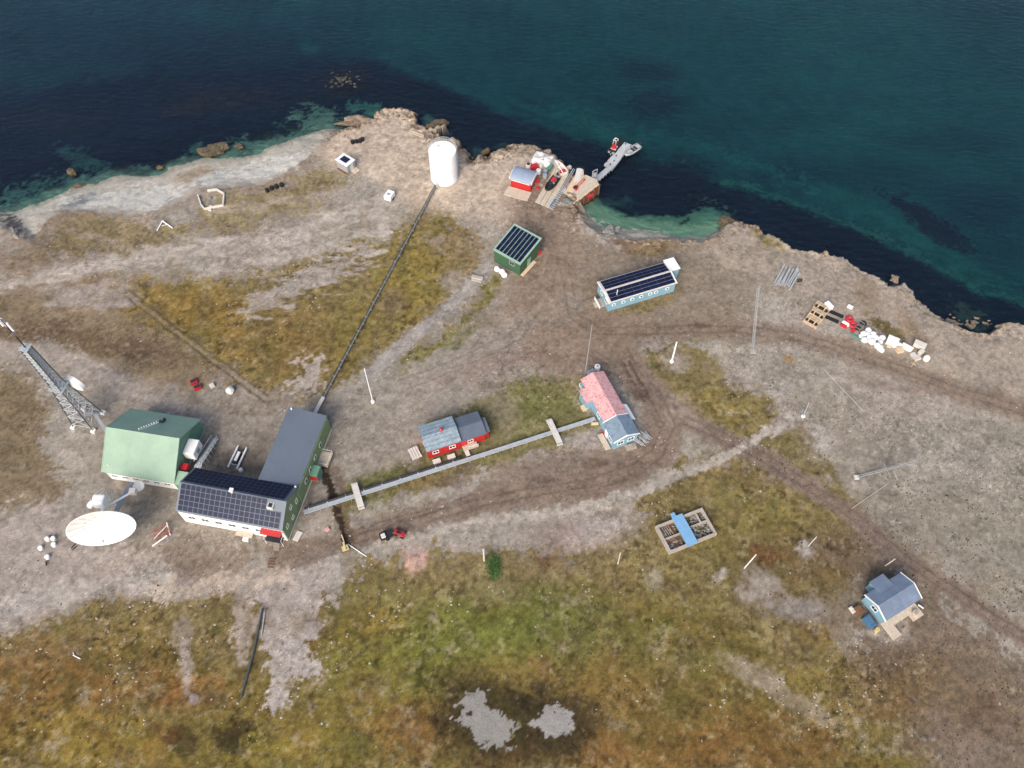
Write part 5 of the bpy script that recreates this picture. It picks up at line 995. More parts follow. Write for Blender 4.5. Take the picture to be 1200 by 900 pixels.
# tarped pile
tpb = at(636, 188); t = thing('tarped_pile', 'rectangular stack covered by a crumpled white tarpaulin behind the red boathouse', 'tarpaulin', tpb, ang((625, 190), (645, 196)))
mb = MB(); nx2, ny2 = 16, 10; rr = random.Random(3)
vs = []
for j in range(ny2 + 1):
    for i in range(nx2 + 1):
        x, y = (i / nx2 - .5) * 4.4, (j / ny2 - .5) * 3.2; e = min(i, nx2 - i, j, ny2 - j)
        vs.append((x * (1.02 if e == 0 else 1), y * (1.02 if e == 0 else 1), 0.02 if e == 0 else 1.0 + .12 * math.sin(x * 2.1) * math.cos(y * 2.6) + rr.uniform(-.07, .07) - (.15 if e == 1 else 0)))
mb.add(vs, [(j * (nx2 + 1) + i, j * (nx2 + 1) + i + 1, (j + 1) * (nx2 + 1) + i + 1, (j + 1) * (nx2 + 1) + i) for j in range(ny2) for i in range(nx2)]); mb.build('sheet', 'tarp', t)
MB().tube((-1.6, -.9, 1.12), (1.5, .7, 1.15), .06).tube((.4, -1.2, 1.15), (.1, 1.2, 1.12), .05).build('rope', 'grey', t)
# drums and tubs behind the boathouse
def drum(px, py, r, h, m_, lab, group='drums and tubs behind the red boathouse', lidm=None, name='drum', z=0):
    t = thing(name, lab, 'drum' if name == 'drum' else name.replace('_', ' '), at(px, py), 0, group)
    MB().lathe([(r * .95, 0), (r, .06), (r, h * .33), (r * .94, h * .36), (r, h * .4), (r, h * .64), (r * .94, h * .67), (r, h * .7), (r, h), (r * .9, h + .02)], 18).build('body', m_, t)
    MB().lathe([(r * .8, h + .021), (r * .8, h + .06), (.03, h + .07)], 16).build('lid', lidm or m_, t); return t
drum(619, 196, .48, .9, 'white', 'white round tub with a dark lid left of the red container', lidm='dark', name='tub')
drum(625.5, 192, .42, .9, 'white', 'white tub nearest the white tarpaulin corner above the red container', name='tub')
drum(631, 203, .48, .9, 'white', 'bright white tub right of the boathouse roof corner', name='tub')
drum(639, 204, .5, .95, 'bluep', 'blue-grey drum topped with a pale lid in front of the tarpaulin', lidm='grey')
drum(638.5, 208, .45, .85, 'grey', 'dark grey drum nearest the black boat on the slipway')
drum(634, 196.5, .38, .9, 'offwhite', 'cream drum between the red container and the teal box')
drum(638.5, 193.5, .36, .9, 'white', 'white drum against the edge of the tarpaulin'); 
single(MB().box(-.75, .75, -.5, .5, 0, .9).box(-.78, .78, -.05, .05, .9, .97).box(-.2, .1, -.4, .4, .91, 1.05), 'red_container', 'redp', 'red plastic container among the tubs behind the boathouse', 'container', at(626, 197.5), .3, bevel=.05)
single(MB().box(-.8, .8, -.4, .4, 0, .6).box(-.7, .7, -.3, .3, .6, .7), 'teal_box', 'teal', 'teal box between the drums and the cream hull', 'box', at(644, 198), .9, bevel=.05)
single(MB().lathe([(.3, 0), (.42, .12), (.42, .3), (.25, .34)], 16), 'mooring_buoy', 'redp', 'faded red buoy lying on the ground below the drums', 'buoy', at(630.5, 221), 0)
single(MB().box(-.4, .4, -.3, .3, 0, .25), 'fish_box', 'oldwood', 'small brown box on the gravel right of the boathouse deck', 'box', at(634, 217.5), .5)
# ---- goods by the green shed
def bag_mesh(): return MB().blob((0, 0, .42), .52, 4, (1, 1, .85), .12, 3)
def place_bags():
    src = None
    L_ = [(583, 317.5, 1.25, 'rounded white sack nearest the shed wall corner', 'white sacks beside the green shed'), (588.3, 320.5, 1.2, 'rounded white sack in the middle of the three below the green shed', 'white sacks beside the green shed'), (591, 324, 1.2, 'rounded white sack farthest from the green shed in its row of three', 'white sacks beside the green shed')]
    return L_
bagm = bag_mesh(); BS = None
def bag(px, py, s, lab, grp, z=0, rot=None):
    global BS
    loc = at(px, py) + Vector((0, 0, z)); rot = random.uniform(0, 6) if rot is None else rot
    if BS is None:
        BS = single(bag_mesh(), 'white_sack', 'bag', lab, 'sack', loc, rot, grp, smooth=True); o = BS
    else: o = dup(BS, loc, rot, lab, grp)
    o.scale = (s, s * random.uniform(.9, 1.1), s * random.uniform(.85, 1.1)); return o
for a in place_bags(): bag(*a)
single(MB().box(-.5, .5, -.4, .4, 0, .7).box(-.4, .4, -.3, .3, .7, .85), 'pink_crate', 'redp', 'faded red crate outside the east side of the green shed', 'crate', at(631, 297), .8, bevel=.05)
cb_ = Fr((553, 324), (566, 327), .3)
single(MB().box(0, cb_.L, -.35, .35, 0, .55).box(.1, cb_.L - .1, -.8, -.36, 0, .25), 'concrete_block', 'concrete', 'squat concrete block closing the upper end of the gravel path', 'block', cb_.o, cb_.r, bevel=.05)
# ---- steel pipes
fp_ = Fr((908, 331), (921, 306), .3); t0 = None
for k in range(9):
    x0 = random.uniform(-.5, .5); y = -k * .37; lab = ['leftmost', 'second from left', 'third from left', 'fourth from left', 'middle', 'fourth from right', 'third from right', 'second from right', 'rightmost'][k] + ' steel pipe of the pile on the eastern plateau'
    if t0 is None: t0 = single(MB().tube((0, 0, .22), (5.0, 0, .22), .15, n=12).lathe([(.19, 0), (.19, .12)], 12, (4.5, 0, .22), (1, 0, 0)), 'steel_pipe', 'galv', lab, 'pipe', fp_.w(x0, y, .1), fp_.r, 'steel pipes piled on the eastern plateau')
    else: dup(t0, fp_.w(x0, y, .1 + (.22 if k in (3, 6) else 0)), fp_.r + random.uniform(-.06, .06), lab)
for k, x in enumerate((.9, 3.6)): single(MB().box(-.09, .09, -1.7, 1.7, 0, .12), 'bearer', 'oldwood', ['timber bearer under the near end of the steel pipe pile', 'timber bearer under the far end of the steel pipe pile'][k], 'timber bearer', fp_.w(x, -1.3), fp_.r, 'bearers under the pipes')
single(MB().tube((-.5, 0, .15), (.5, .3, .15), .12).tube((-.4, .5, .15), (.6, .6, .2), .1), 'pipe_offcut', 'dark', 'dark pipe offcuts lying at the lower right of the steel pipe pile', 'offcut', at(937, 331), 0)
# ---- crate frames
def frame_stack(px, py, rot, lab, L1, W1, H1, m_='lumber'):
    t = thing('crate_stack', lab, 'crate', at(px, py), rot, 'open timber crates at the store'); s_ = MB(); z = 0
    for x in (-L1 / 2, L1 / 2 - .1):
        for y in (-W1 / 2, W1 / 2 - .1): s_.box(x, x + .1, y, y + .1, 0, H1)
    s_.build('corner_post', m_, t); s_ = MB()
    for z in np.arange(.02, H1 - .1, .28): s_.box(-L1 / 2 + .1, L1 / 2 - .1, -W1 / 2, -W1 / 2 + .06, z, z + .15).box(-L1 / 2 + .1, L1 / 2 - .1, W1 / 2 - .06, W1 / 2, z, z + .15).box(-L1 / 2, -L1 / 2 + .06, -W1 / 2 + .1, W1 / 2 - .1, z, z + .15).box(L1 / 2 - .06, L1 / 2, -W1 / 2 + .1, W1 / 2 - .1, z, z + .15)
    s_.build('side_slat', m_, t); s_ = MB()
    for x in (-L1 * .22, L1 * .22): s_.box(x - .1, x + .1, -W1 / 2 + .07, W1 / 2 - .07, H1 - .1, H1)
    s_.box(-L1 / 2, L1 / 2, -.08, .08, H1 + .003, H1 + .06); s_.build('top_slat', m_, t)
    MB().box(-L1 / 2 + .3, L1 / 2 - .3, -W1 / 2 + .3, W1 / 2 - .3, .1, H1 * .6).build('contents', 'dark', t, bevel=.1); return t
fr_a = ang((945, 380), (958, 363))
frame_stack(950.5, 378.5, fr_a + 1.57, 'open timber crate at the lower left end of the timber crates', 2.6, 1.6, .9)
frame_stack(956.5, 371, fr_a + 1.57, 'open timber crate in the middle of the crate group', 2.6, 1.6, 1.1)
frame_stack(962, 362.5, fr_a + 1.57, 'open timber crate at the upper end of the crate group', 2.8, 1.6, .9)
single(MB().box(-.8, .8, -.45, .45, 0, 1.0).box(-.7, .7, -.35, .35, 1.0, 1.06), 'white_box', 'white', 'white closed box at the upper right end of the timber crates', 'box', at(970, 360.5), fr_a + 1.2, bevel=.03)
for k, (px, py) in enumerate(((980, 368.5), (974.5, 374.5))): single(MB().box(-1.3, 1.3, -.38, .38, 0, .2).box(-1.1, 1.1, -.2, .2, .2, .32), 'rubber_mat', 'rubber', ['upper black rubber bundle lying between the crates and the red tyres', 'lower black rubber bundle lying between the crates and the red tyres'][k], 'rubber bundle', at(px, py), -.55, 'black rubber bundles', bevel=.06)
tor = []
def ringm(R_, r_, n=20, m_=10, h=.25):
    mb = MB(); vs = [((R_ + r_ * math.cos(b)) * math.cos(a), (R_ + r_ * math.cos(b)) * math.sin(a), h + h * math.sin(b)) for a in np.arange(n) * 2 * math.pi / n for b in np.arange(m_) * 2 * math.pi / m_]
    return mb.add(vs, [(i * m_ + j, ((i + 1) % n) * m_ + j, ((i + 1) % n) * m_ + (j + 1) % m_, i * m_ + (j + 1) % m_) for i in range(n) for j in range(m_)])
t0 = single(ringm(.5, .28), 'red_coil', 'redp', 'upper of the two red ring-shaped coils at the store', 'coil', at(995, 375), 0, 'red coils', smooth=True); dup(t0, at(998.8, 381.5), 1, 'lower of the two red ring-shaped coils at the store')
single(ringm(.4, .16, h=.18), 'tyre', 'rubber', 'black tyre at the upper right of the red coils', 'tyre', at(1011.5, 379.5), 0, smooth=True)
single(MB().box(-.7, .7, -.25, .25, 0, .4).box(-.5, .5, -.2, .2, .4, .55), 'white_crate', 'white', 'long white crate left of the red coils', 'crate', at(990.5, 380), -.7, bevel=.03); single(MB().box(-.6, .6, -.35, .35, 0, .3).box(-.4, .4, -.2, .2, .3, .4), 'red_crate', 'redp', 'flat red crate under the west end of the long white crate', 'crate', at(988, 382.3), -.6, bevel=.03)
def ibc(px, py, lab): 
    t = thing('frame_box', lab, 'frame box', at(px, py), .9, 'small dark framed boxes'); s_ = MB()
    for x in (-.4, .34):
        for y in (-.5, .44): s_.box(x, x + .06, y, y + .06, 0, .8)
    for z in (.05, .74): s_.box(-.4, .4, -.5, -.44, z, z + .06).box(-.4, .4, .44, .5, z, z + .06).box(-.4, -.34, -.44, .44, z, z + .06).box(.34, .4, -.44, .44, z, z + .06)
    s_.build('frame', 'oldwood', t); MB().box(-.3, .3, -.4, .4, .06, .6).build('contents', 'dark', t)
ibc(1008, 382, 'framed dark box next to the black tyre'); ibc(1004.5, 386, 'framed dark box between the lower red coil and the first white sacks')
single(MB().box(-.35, .35, -.3, .3, 0, .5).box(-.2, .2, -.15, .15, .5, .62), 'red_toolbox', 'redp', 'small red toolbox below the lower red coil', 'toolbox', at(999, 388), .4, bevel=.04)
single(MB().box(-1.4, 1.4, -.25, .25, 0, .25).box(-1.2, 1.2, -.1, .1, .25, .35), 'green_net', 'teal', 'narrow dull green net bundle along the road side of the white sacks', 'net bundle', at(1004.5, 396), -.75, bevel=.06)
wl = [(1016.8, 388.5, 1.15, 'topmost'), (1011, 392.5, 1.2, 'leftmost in the upper row'), (1008.5, 395, 1.0, 'lowest left'), (1022, 394, 1.25, 'upper right in the main cluster'), (1018.5, 397, 1.2, 'centre of the main cluster'), (1025.5, 397.5, 1.1, 'right edge of the main cluster'), (1012, 400.3, 1.2, 'round one on the road side left'), (1020.5, 402, 1.3, 'round one on the road side right'), (1032.5, 397.5, 1.15, 'upper one of the separate pair'), (1030.5, 402, 1.0, 'lower one of the separate pair'), (1026.5, 407, 1.2, 'left of the southern trio'), (1029.5, 408.8, 1.25, 'middle of the southern trio'), (1032, 411.5, 1.0, 'right end of the southern trio'), (1016, 393, .9, 'small one between the topmost and the centre')]
for px, py, s_, w_ in wl: bag(px, py, s_, 'white sack at the store, ' + w_, 'white sacks at the eastern store')
bag(1053, 405.5, 1.1, 'single white sack between the large pale crate and the white trunk', 'white sacks at the eastern store')
for px, py, L1, W1, H1, r_, m_, nm, lab in ((1044, 402.5, 1.9, 1.6, 1.1, -.5, 'bag', 'pallet_load', 'large pale square pallet load right of the white sacks'), (1053, 412, 1.1, 1.0, .8, .2, 'lumber', 'pallet_load', 'small tan square pallet load by the road'), (1061.5, 409, 1.9, .75, .8, -.65, 'white', 'storage_case', 'long white trunk right of the single sack'), (1076, 406.5, 2.0, 1.1, 1.0, -.55, 'offwhite', 'storage_case', 'large pale trunk standing apart to the upper right'), (1069, 417, .8, .7, .5, .3, 'offwhite', 'timber_box', 'left of two small pale boxes by the pallet stack'), (1078, 414.5, .9, .7, .8, .6, 'offwhite', 'timber_box', 'right of two small pale boxes by the pallet stack'), (995.5, 361, .95, .55, .5, -.6, 'white', 'white_box', 'lone small white box behind the red coils'), (1041, 406.5, .8, .6, .5, -.3, 'lumber', 'timber_box', 'tan box at the lower left edge of the large pallet load')):
    t = single(MB().box(-L1 / 2, L1 / 2, -W1 / 2, W1 / 2, .12, H1).box(-L1 / 2 - .04, L1 / 2 + .04, -W1 / 2 - .04, W1 / 2 + .04, H1, H1 + .06).box(-L1 / 2, L1 / 2, -.08, .08, 0, .12), nm, m_, lab, nm.replace('_', ' '), at(px, py), r_, bevel=.03)
pl_ = MB()
for z in (0, .16, .32):
    for k in range(6): pl_.box(-.6 + k * .21, -.45 + k * .21, -.5, .5, z + .1, z + .13)
    pl_.box(-.6, .6, -.5, -.4, z, z + .1).box(-.6, .6, .4, .5, z, z + .1)
single(pl_, 'pallet_stack', 'offwhite', 'low stack of three pale pallets near the east end of the store', 'pallets', at(1073.5, 420), .3)
single(MB().lathe([(.45, 0), (.55, .1), (.55, .75), (.4, .95), (.1, 1.0)], 18), 'round_tank', 'white', 'rounded white tank at the east end of the store', 'tank', at(1084.5, 421.5), 0)
single(MB().box(-.6, .6, -.05, .05, 0, .12).box(-.05, .05, -.4, .4, .12, .2), 'loose_timber', 'lumber', 'loose crossed timber pieces below the pallet stack', 'timber', at(1070, 427), .8)
# ---- vehicles
def quad(px, py, rot, lab, m_='redp'):
    t = thing('quad_bike', lab, 'quad bike', at(px, py), rot)
    MB().box(-.9, -.25, -.42, .42, .55, .8).box(.3, .95, -.42, .42, .6, .85).box(-.25, .35, -.2, .2, .45, .75).build('body', m_, t, bevel=.08)
    MB().box(-.45, .25, -.17, .17, .76, .92).build('seat', 'rubber', t, bevel=.05)
    hb_ = MB().tube((.42, 0, .8), (.3, 0, 1.08), .04).tube((.28, -.38, 1.08), (.28, .38, 1.08), .03); hb_.build('handlebar', 'dark', t)
    r_ = MB()
    for k in range(4): r_.tube((-.9 + k * .18, -.4, .86), (-.9 + k * .18, .4, .86), .02, n=5)
    for k in range(3): r_.tube((.6 + k * .15, -.35, .9), (.6 + k * .15, .35, .9), .02, n=5)
    r_.build('rack', 'dark', t)
    for x in (-.62, .62):
        for y in (-.48, .48):
            w_ = MB().lathe([(.1, -.13), (.25, -.13), (.3, -.08), (.3, .08), (.25, .13), (.1, .13)], 16, (x, y, .3), (0, 1, 0)).build('wheel', 'rubber', t); MB().lathe([(.02, -.14), (.14, -.135), (.14, .135), (.02, .14)], 12, (x, y, .3), (0, 1, 0)).build('rim', 'grey', w_)
    return t
rq = ang((463, 624), (475, 629)); quad(468.5, 626.5, rq, 'red quad bike parked on the track south of the pipe duct')
t = thing('quad_trailer', 'black and white open trailer behind the red quad bike', 'trailer', at(453, 628.5), ang((447, 631), (460, 626)))
MB().box(-1.0, 1.0, -.6, .6, .4, .46).box(-1.0, 1.0, -.6, -.55, .46, .75).box(-1.0, 1.0, .55, .6, .46, .75).box(-1.0, -.95, -.55, .55, .46, .75).build('bed', 'dark', t); MB().box(-.8, -.1, -.4, .4, .47, .85).build('load', 'offwhite', t, bevel=.1)
MB().tube((1.0, 0, .42), (1.7, 0, .4), .04).build('drawbar', 'galv', t)
for y in (-.7, .7): MB().lathe([(.1, -.08), (.28, -.08), (.28, .08), (.1, .08)], 16, (0, y, .28), (0, 1, 0)).build('wheel', 'rubber', t)
tv = at(457, 233); t = thing('small_trailer', 'little white boxy trailer with a dark grille standing alone near the tank pipeline', 'trailer', tv, ang((452, 240), (462, 226)))
MB().box(-1.0, 1.0, -.75, .75, .35, 1.5).build('body', 'white', t, bevel=.12); MB().box(1.001, 1.25, -.6, .6, .4, 1.2).build('grille', 'dark', t); MB().box(-.5, .1, -.3, .3, 1.5, 1.56).build('roof_hatch', 'grey', t); MB().tube((1.25, 0, .35), (1.9, 0, .35), .05).build('drawbar', 'galv', t)
for y in (-.72, .72): MB().lathe([(.1, -.09), (.3, -.09), (.3, .09), (.1, .09)], 16, (0, y, .3), (0, 1, 0)).build('wheel', 'rubber', t)
# boat cradle trailer in the yard
fy = ang((268, 548), (279, 525)); t = thing('boat_trailer', 'white trailer with two long side skids in the yard between the large buildings', 'trailer', at(279, 538), fy)
for y in (-.75, .75): MB().tube((-1.9, y, .5), (1.6, y, .5), .16, n=10).tube((1.6, y, .5), (2.1, y * .95, .6), .16, .08, 10).build('skid', 'white', t)
MB().box(-1.1, 1.3, -.35, .35, .4, .7).build('bed', 'dark', t); MB().box(-.7, 1.0, -.25, .25, .7, .85).build('load', 'white', t, bevel=.08)
MB().box(-1.3, -1.15, -.6, .6, .4, .5).box(1.1, 1.25, -.6, .6, .4, .5).build('cross_member', 'galv', t)
single(MB().lathe([(.3, 0), (.34, .1), (.34, .6), (.2, .7)], 16), 'white_drum', 'white', 'single white drum just south of the skid trailer', 'drum', at(283, 552), 0)
# rack by the dish
t = thing('orange_rack', 'rust-orange steel rack with white poles lying beside it, east of the satellite dish', 'rack', at(190, 625), ang((180, 633), (198, 624)))
r_ = MB()
for k in range(6): r_.box(-1.1 + k * .44, -1.03 + k * .44, -.8, .8, .5, .56)
for y in (-.8, 0, .75): r_.box(-1.15, 1.2, y, y + .06, .56, .62)
for x in (-1.1, 1.1):
    for y in (-.75, .75): r_.box(x - .04, x + .04, y - .04, y + .04, 0, .5)
r_.build('rack_frame', 'orange', t)
l = MB().tube((-1.9, -1.3, .15), (.6, -.9, .3), .12).tube((-1.2, -.6, .7), (1.2, .5, .72), .06).tube((1.0, -1.0, .1), (1.3, .9, .75), .08); l.build('pole', 'white', t)
# white tubs at the far left of the dish
for px, py, lab in ((56.4, 632.4, 'uppermost left of the white tubs west of the satellite dish'), (63.3, 631.8, 'uppermost right of the white tubs west of the satellite dish'), (64, 639, 'white tub nearest the satellite dish in the loose group'), (48.5, 643, 'farthest left of the white tubs west of the satellite dish'), (56.5, 653.5, 'lowest of the white tubs west of the satellite dish')): drum(px, py, .36, .5, 'white', lab, 'white tubs west of the dish', name='tub')
single(MB().tube((0, 0, .2), (.2, 1.0, .4), .08).tube((.3, -.2, .2), (.6, .8, .3), .07), 'black_bar', 'rubber', 'black bars lying on the gravel just below the satellite dish rim', 'bars', at(84, 643), -.5)
single(MB().tube((0, 0, .2), (.3, -.7, .2), .1), 'black_bottle', 'rubber', 'small black cylinder beside the lowest white tub', 'cylinder', at(54.5, 658), 0)
# red/white crates near the tower
for k, (px, py) in enumerate(((227.6, 448.5), (232, 455))):
    t = thing('red_tub', ['upper left red crate with a dark glass lid on the plateau above the hall', 'lower right red crate with a dark glass lid on the plateau above the hall'][k], 'crate', at(px, py), .5, 'red crates on the plateau'); MB().box(-.6, .6, -.45, .45, 0, .6).build('box', 'redp', t, bevel=.04); MB().box(-.45, .45, -.3, .3, .6, .68).build('lid', 'dark', t)
single(MB().box(-.4, .4, -.4, .4, 0, .5).box(-.2, .2, -.2, .2, .5, .56), 'cream_crate', 'offwhite', 'cream crate right of the two red crates', 'crate', at(249, 453), .6, bevel=.03)
bag(270.5, 459.5, 1.35, 'lone white sack on the grass above the grey roofed wing', 'single sacks'); 
for k, (P, z) in enumerate((((405.5, 645), 0),)):
    single(MB().box(-.5, .5, -.35, .35, 0, .6).box(-.15, .15, -.6, .9, .6, .75), 'yellow_pump', 'yellow', 'pale yellow pump box at the lower end of the trench', 'pump', at(405, 643), .4, bevel=.05)
single(MB().tube((0, 0, .15), (3.6, 0, .12), .07, n=6), 'white_pole', 'white', 'thin white pole lying by the yellow pump', 'pole', at(408, 638), ang((408, 638), (429, 652)))
single(MB().tube((0, 0, .1), (1.5, 0, .25), .09), 'timber_bar', 'lumber', 'tan bar leaning into the end of the trench', 'bar', at(404, 637), ang((404, 637), (400.5, 627)))
single(MB().box(-.8, .8, -.45, .45, 0, .16), 'concrete_slab', 'offwhite', 'pale rectangular slab at the corner of the station building', 'slab', at(349, 628.5), ang((345, 633), (352, 620)))
single(MB().box(-.45, .45, -.4, .4, 0, .5).box(-.3, .3, -.2, .2, .5, .56), 'white_crate', 'white', 'cream crate in front of the entrance platform of the station', 'crate', at(289, 632), fa.r, bevel=.03)
pl_ = MB()
for k in range(4): pl_.box(-.5, .5, -.75 + k * .42, -.6 + k * .42, .05, .12)
single(pl_, 'ladder_steps', 'brownwood', 'row of brown timber steps set in the ground south of the station', 'steps', at(318, 660), -.05)
single(MB().box(-.35, .35, -.3, .3, 0, .3), 'pink_box', 'pink', 'small pinkish box on the gravel east of the slab', 'box', at(383.5, 621), .6)
# black drum rows
t0 = None
for i, (row, g_n) in enumerate((([(413.5, 168), (418, 167.3), (422.3, 166.6), (425, 164.8)], 'upper'), ([(313.5, 224.5), (319, 221.8), (324.5, 220), (330.5, 218)], 'lower'))):
    for k, (px, py) in enumerate(row):
        lab = ['west end', 'second from the west', 'third from the west', 'east end'][k] + (' of the row of four black drums on the headland' if i == 0 else ' of the row of four black drums above the beach')
        if t0 is None: t0 = thing('black_drum', lab, 'drum', at(px, py), 0, 'rows of black drums'); MB().lathe([(.38, 0), (.4, .1), (.4, .7), (.36, .75)], 14).build('body', 'rubber', t0); MB().lathe([(.2, .751), (.2, .8), (.02, .81)], 10).build('lid', 'dark', t0)
        else: dup(t0, at(px, py), 0, lab)
# hexagon fence
hx = at(247.5, 235); t = thing('hexagon_enclosure', 'hexagonal enclosure of white boards on the grass above the beach', 'enclosure', hx)
hp_ = [(232.5, 230), (236, 241), (240, 246), (262, 241.5), (263, 228), (254, 223), (243.5, 224.5)]
for a, b_ in zip(hp_, hp_[1:]):
    if (a, b_) == (hp_[1], hp_[2]): pass
    p, q = at(*a) - hx, at(*b_) - hx; d_ = (q - p).normalized(); s_ = Vector((-d_.y, d_.x, 0)) * .12; z = Vector((0, 0, .5))
    MB().slab([p - s_ + z, q - s_ + z, q + s_ + z, p + s_ + z], .5).build('board', 'offwhite', t)
c = at(246.5, 232.5) - hx; MB().blob((c.x, c.y, .15), .4, 3, (1, 1, .6)).build('centre_stone', 'rubble', t); c = at(246.8, 245) - hx; MB().box(c.x - .3, c.x + .3, c.y - .6, c.y + .6, 0, .4).build('gate_block', 'offwhite', t)
ax_ = at(191, 260); t = thing('a_frame', 'white A-shaped pair of boards lying on the grass below the beach', 'boards', ax_)
for b_ in ((184.5, 271), (202.5, 268)): p, q = Vector((0, 0, .3)), at(*b_, 0) - ax_ + Vector((0, 0, .2)); MB().tube(p, q, .13, n=6).build('board', 'white', t)
MB().tube(at(190, 266) - ax_ + Vector((0, 0, .3)), at(198, 264) - ax_ + Vector((0, 0, .3)), .08, n=6).build('cross_board', 'offwhite', t)
# headland timber
single(MB().box(0, 3.4, -.09, .09, .1, .3).box(.3, 3.6, -.5, -.35, .05, .2), 'driftwood_beam', 'wood', 'two long pale beams lying by the rocks north of the tank', 'beam', at(480.5, 154), ang((480, 153), (498, 159)))
# ---- poles and masts
def pole(px, py, tx, ty, r, lab, m_='white', name='pole', cat='pole', base=True, z=None, cross=0):
    b_ = at(px, py); best = min(np.arange(.3, 24, .1), key=lambda h: (at(tx, ty, h) - b_ - Vector((0, 0, h))).length) if z is None else z
    e = at(tx, ty, best) - b_; t = thing(name, lab, cat, b_); MB().tube((0, 0, 0), e, r, r * .8, 8).build('shaft', m_, t)
    if base: MB().lathe([(.35, -.05), (.35, .25), (.25, .3)], 12).build('footing', 'white', t)
    for k in range(cross): c = e * (1 - k * .12); MB().tube(c - Vector((.5, 0, 0)), c + Vector((.5, 0, 0)), .03, n=5).build('cross_arm', m_, t)
    return t, e
pole(437, 471, 427, 432, .1, 'tall thin white pole on the gravel road north of the station')
pole(787, 424, 793, 401, .17, 'short thick white pole on a pale stone mound near the olive patch')
pole(941, 488, 948, 472, .12, 'thin grey pole at the east end of the pale gravel berm', 'grey')
pole(872, 666, 886, 650, .10, 'leaning white pole in the meadow right of the ruin', base=False)
pole(947, 640, 957, 629, .08, 'thin pole by the small pale stone patch near the right track', 'offwhite', base=False)
pole(1037, 663, 1049, 655, .09, 'slim pale pole just north of the grey roofed cabin', 'offwhite', base=False)
pole(724, 661, 727, 648, .09, 'slim pale post in the meadow left of the ruin', 'offwhite', base=False)
pole(567.5, 657, 566.5, 644, .16, 'stout pale post by the green bush', 'offwhite', base=False)
pole(685, 442, 694, 380, .07, 'very tall thin grey whip pole beside the pink roofed house', 'grey', base=False)
def lattice(px, py, tx, ty, z, w_, lab, m_='grey', z0=0):
    b_ = at(px, py); e = at(tx, ty, z) - b_; t = thing('lattice_mast', lab, 'mast', b_); d_ = e.normalized(); s_ = d_.cross(Vector((0, 0, 1)) if abs(d_.z) < .8 else Vector((0, 1, 0))).normalized() * w_ / 2; u_ = d_.cross(s_).normalized() * w_ / 2; n = max(6, int(e.length / .7))
    m1 = MB(); cs = [s_ - u_ * .6, -s_ - u_ * .6, u_]; up_ = Vector((0, 0, z0))
    for c in cs: m1.tube(c + up_, e + c, .035, n=5)
    for k in range(n):
        for i in range(3): m1.tube(up_.lerp(e, k / n) + cs[i], up_.lerp(e, (k + 1) / n) + cs[(i + 1) % 3], .022, n=4)
    m1.build('lattice', m_, t); return t, e
t, e = lattice(882, 412, 889, 337, 13.0, .4, 'tall leaning grey lattice mast beside the track on the right')
MB().box(-.5, .5, -.5, .5, -.1, .2).build('footing', 'concrete', t)
t, e = lattice(1003, 560, 1075, 541, 1.6, .34, 'long lattice mast lying almost flat with two crossing rods, right of the track', z0=.3)
for px, py, qx, qy in ((1036, 543, 1044, 560), (1047, 552, 1052, 562)):
    MB().tube(at(px, py, 1.2) - t.location, at(qx, qy, .5) - t.location, .04, n=5).build('cross_rod', 'grey', t)
MB().box(-.35, .35, -.35, .35, 0, .4).build('footing', 'offwhite', t)
for (p, q, lab) in (((966, 434), (1012, 482), 'thin pale cable stretched over the gravel on the right plateau'), ((998, 596), (1040, 567), 'thin pale cable lying from the right track to the fallen mast')):
    a = at(*p, .15); b_ = at(*q, .15); single(MB().tube((0, 0, .1), (b_ - a), .03, n=5), 'cable', 'offwhite', lab, 'cable', a)
# meadow pipe
a, b_ = at(308, 713), at(283, 817); o0 = a; t = thing('meadow_pipe', 'dark grey pipe lying in the meadow south of the station', 'pipe', a)
mid = [Vector((0, 0, .2)) , (b_ - a) * .5 + Vector((.25, 0, .18)), (b_ - a) + Vector((0, 0, .15))]
MB().path(mid, .15, 10).build('pipe', 'galvd', t); MB().path([mid[0] + Vector((.4, -.6, 0)), mid[0] + Vector((.5, -4, 0))], .07).build('hose', 'galv', t)
single(MB().tube((0, 0, .1), (1.2, -.5, .15), .07).tube((-.1, .4, .1), (.2, -.1, .15), .07), 'white_stake', 'white', 'small white crossed stakes in the left meadow', 'stake', at(86, 768), 0)
for px, py, lab in ((412, 0, ''),): pass
# shrub
t = thing('green_shrub', 'low vivid green shrub standing by the stout post', 'shrub', at(579, 664)); tr_ = MB(); lf = MB(); rr = random.Random(2)
for k in range(6): tr_.tube((0, 0, 0), (rr.uniform(-.5, .5), rr.uniform(-.9, .9), rr.uniform(.5, .9)), .03, .01, 5)
tr_.build('stem', 'brownwood', t)
for k in range(1500):
    x, y, z = rr.gauss(0, .55), rr.gauss(0, .95), abs(rr.gauss(.2, .2)); a_ = rr.uniform(0, 6.3); s_ = rr.uniform(.06, .14); v1 = Vector((math.cos(a_), math.sin(a_), rr.uniform(-.6, .6))) * s_; v2 = Vector((-math.sin(a_), math.cos(a_), rr.uniform(-.5, .5))) * s_ * .6; c = Vector((x, y, z)); lf.add([c - v1, c + v2, c + v1, c - v2], [(0, 1, 2, 3)])
lf.build('foliage', 'shrub', t)
